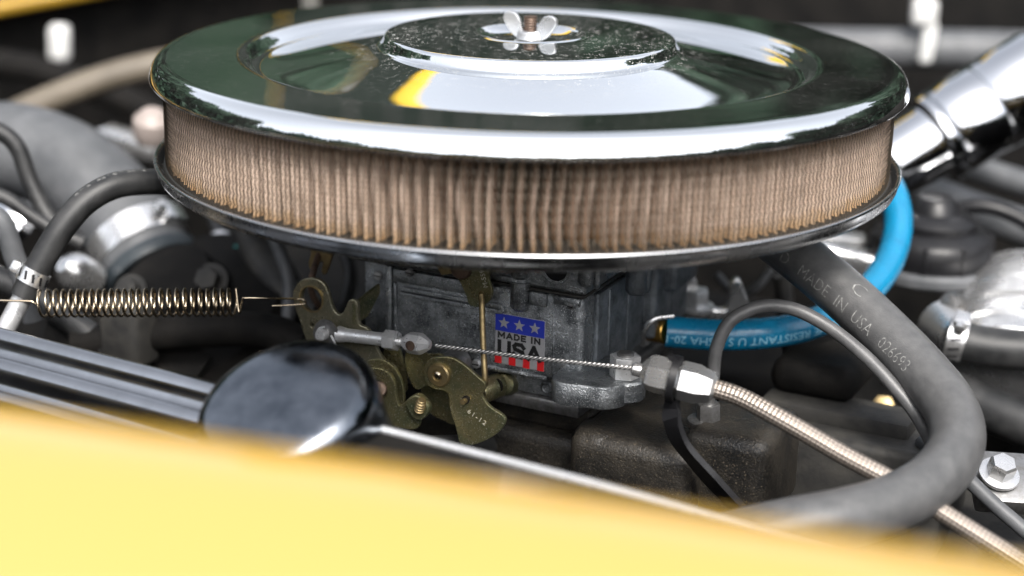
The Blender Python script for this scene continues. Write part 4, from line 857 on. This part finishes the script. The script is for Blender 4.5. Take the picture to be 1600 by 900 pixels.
# ------------------------------------------------------------------ more carburetor detail
def cscrew(px, py, h, r=2.6, ax=None, name='cover_screw', m=M_STEEL):
    c = PW(px, py, h); ax = ax or NX
    o = finish(name, rev([(r, -0.5), (r, 0.8), (r * .8, 1.5), (r * .25, 1.7), (0.1, 1.7)], c, ax, 24), m, CB, 40)
    x, y, _ = frame(ax); finish('slot', box(c + Vector(ax).normalized() * 1.5, (x, y, Vector(ax).normalized()), ((-r * .8, r * .8), (-.3, .3), (0, .32)), 0), M_BLACK, o, None)
cscrew(592, 430, 62.5, 2.4); cscrew(640, 425, 73.3, 2.0, m=M_STEEL_D); cscrew(893, 478, 70.2, 1.6, m=M_STEEL_D); cscrew(745, 568, 70.2, 2.2); cscrew(880, 575, 70.2, 1.5, m=M_STEEL_D)
for k, (x, y) in enumerate(((846, 470), (868, 512), (880, 545))):
    finish('casting_pip', rev([(1.5, -.3), (1.3, .35), (0.1, .5)], PW(x, y, 70), NX, 16), M_ALU, CB)
finish('cast_rib', cb((-33, 47), (69, 71.0), (-87.2, -84.6), 0.8, 2), M_ALU, CB)
finish('cast_rib', cb((50.5, 62), (69, 70.9), (-84, -82.2), 0.6, 2), M_ALU, CB)
finish('cast_rib', cb((-33.5, -31.8), (69, 71.2), (-84, -53), 0.5, 2), M_ALU, CB)
finish('cast_rib', cb((63, 66.8), (44, 47), (-85, -47), 0.8, 2), M_ALU_R, CB)
finish('cast_rib', cb((63, 66.8), (22, 25), (-85, -47), 0.8, 2), M_ALU_R, CB)
finish('air_horn_web', cb((20, 36), (69.5, 72.4), (-43.2, -40), 1.0, 2), M_ALU, CB)
for x in (834, 850):
    finish('mixture_screw', rev([(2.4, 0), (2.4, 5), (1.6, 5.2), (1.6, 9), (2.8, 9.2), (2.8, 12), (2.2, 12.6), (0.1, 12.6)], PW(x - 70, 606, 60), NX, 20), M_BRASS, CB, 40) if x == 834 else None
# ------------------------------------------------------------------ small fittings around the bay
def hexbolt(name, p, ax, r, label, m=M_STEEL):
    root = thing(name, label, 'bolt', p); ax = Vector(ax).normalized()
    finish('washer', rev([(r * 1.5, 0), (r * 1.5, r * .25), (0.1, r * .25)], p, ax, 28), m, root, 40); finish('hex_head', hexa(Vector(p) + ax * r * .2, Vector(p) + ax * r * 1.3, r, .4), m, root)
hexbolt('bracket_bolt', P(330, 440, 40), (-.2, -.8, .5), 6.5, 'dull bolt head behind the right end of the return spring', M_GREYC)
hexbolt('pump_bolt', P(205, 455, 40), (-.2, -.8, .5), 6.0, 'dull bolt head behind the middle of the return spring', M_GREYC)
hexbolt('flange_stud', P(1490, 480, 28), (-.6, -.7, .4), 5.5, 'dark bolt on the silver grooved housing beside its clamp', M_STEEL_D)
for nm, pts, r, m, lb in (
    ('plug_wire', [P(330, 330, 130), P(345, 380, 110), P(330, 430, 90), P(280, 470, 75)], 4.0, M_RUBBER, 'black plug wire dropping below the pan beside the teal connector'),
    ('plug_wire', [P(420, 350, 60), P(440, 400, 50), P(452, 440, 44), P(450, 500, 36)], 3.6, M_RUBBERG, 'grey plug wire just left of the ringed throttle lever'),
    ('plug_wire', [P(540, 395, 90), P(548, 430, 80), P(540, 470, 70), P(520, 520, 60)], 3.8, M_RUBBER, 'black plug wire behind the hooked link under the pan'),
    ('ground_wire', [P(1120, 430, 90), P(1150, 460, 80), P(1180, 450, 70), P(1205, 420, 70)], 2.4, M_RUBBERG, 'thin grey wire looping above the blue hose'),
    ('coil_wire', [P(1480, 330, 140), P(1530, 322, 135), P(1580, 335, 130), P(1640, 370, 120)], 4.2, M_BLACK, 'black wire leaving the top of the stepped cap'),
    ('sensor_wire', [P(1180, 740, -50), P(1240, 715, -45), P(1300, 725, -50), P(1350, 770, -60)], 2.2, M_RUBBER, 'thin black wire lying on the grey valley below the braided sheath'),
    ('heater_pipe', [P(600, 700, -120), P(700, 700, -80), P(800, 690, -40), P(900, 680, 0)], 6, M_RUBBER, 'dark pipe below the cam plate'),
    ('vent_hose', [P(-40, 420, 20), P(40, 455, 15), P(110, 500, 5), P(170, 545, -5)], 6.5, M_RUBBER, 'dark vent hose behind the steel pipe under the spring')):
    hose(nm, pts, r, m, lb, 'wire' if 'wire' in nm else 'pipe' if 'pipe' in nm else 'hose')
o = finish('wire_clip', rev([(5.2, -4), (6.4, -4), (6.4, 4), (5.2, 4)], P(345, 380, 110), P(330, 430, 90) - P(330, 330, 130), 28, closed=True), M_ALU_B); tag(o, 'bright metal clip round the plug wire beside the teal connector', 'clip')
BK = thing('alternator_bracket', 'dull slotted steel bracket low behind the return spring', 'bracket', P(150, 530, 10))
finish('plate', plate([(-40, -8), (40, -22), (46, -12), (30, 0), (-36, 12)], [pill(-18, 16, -6, 3.2, 10)], 0, 4, .5, False, P(190, 520, 10), (Vector((1, 0, 0)), Vector((0, .5, .86)), Vector((0, -.86, .5)))), M_DARK, BK)
finish('spacer', cyl(P(245, 528, 4), P(252, 520, 24), 6), M_GREYC, BK)
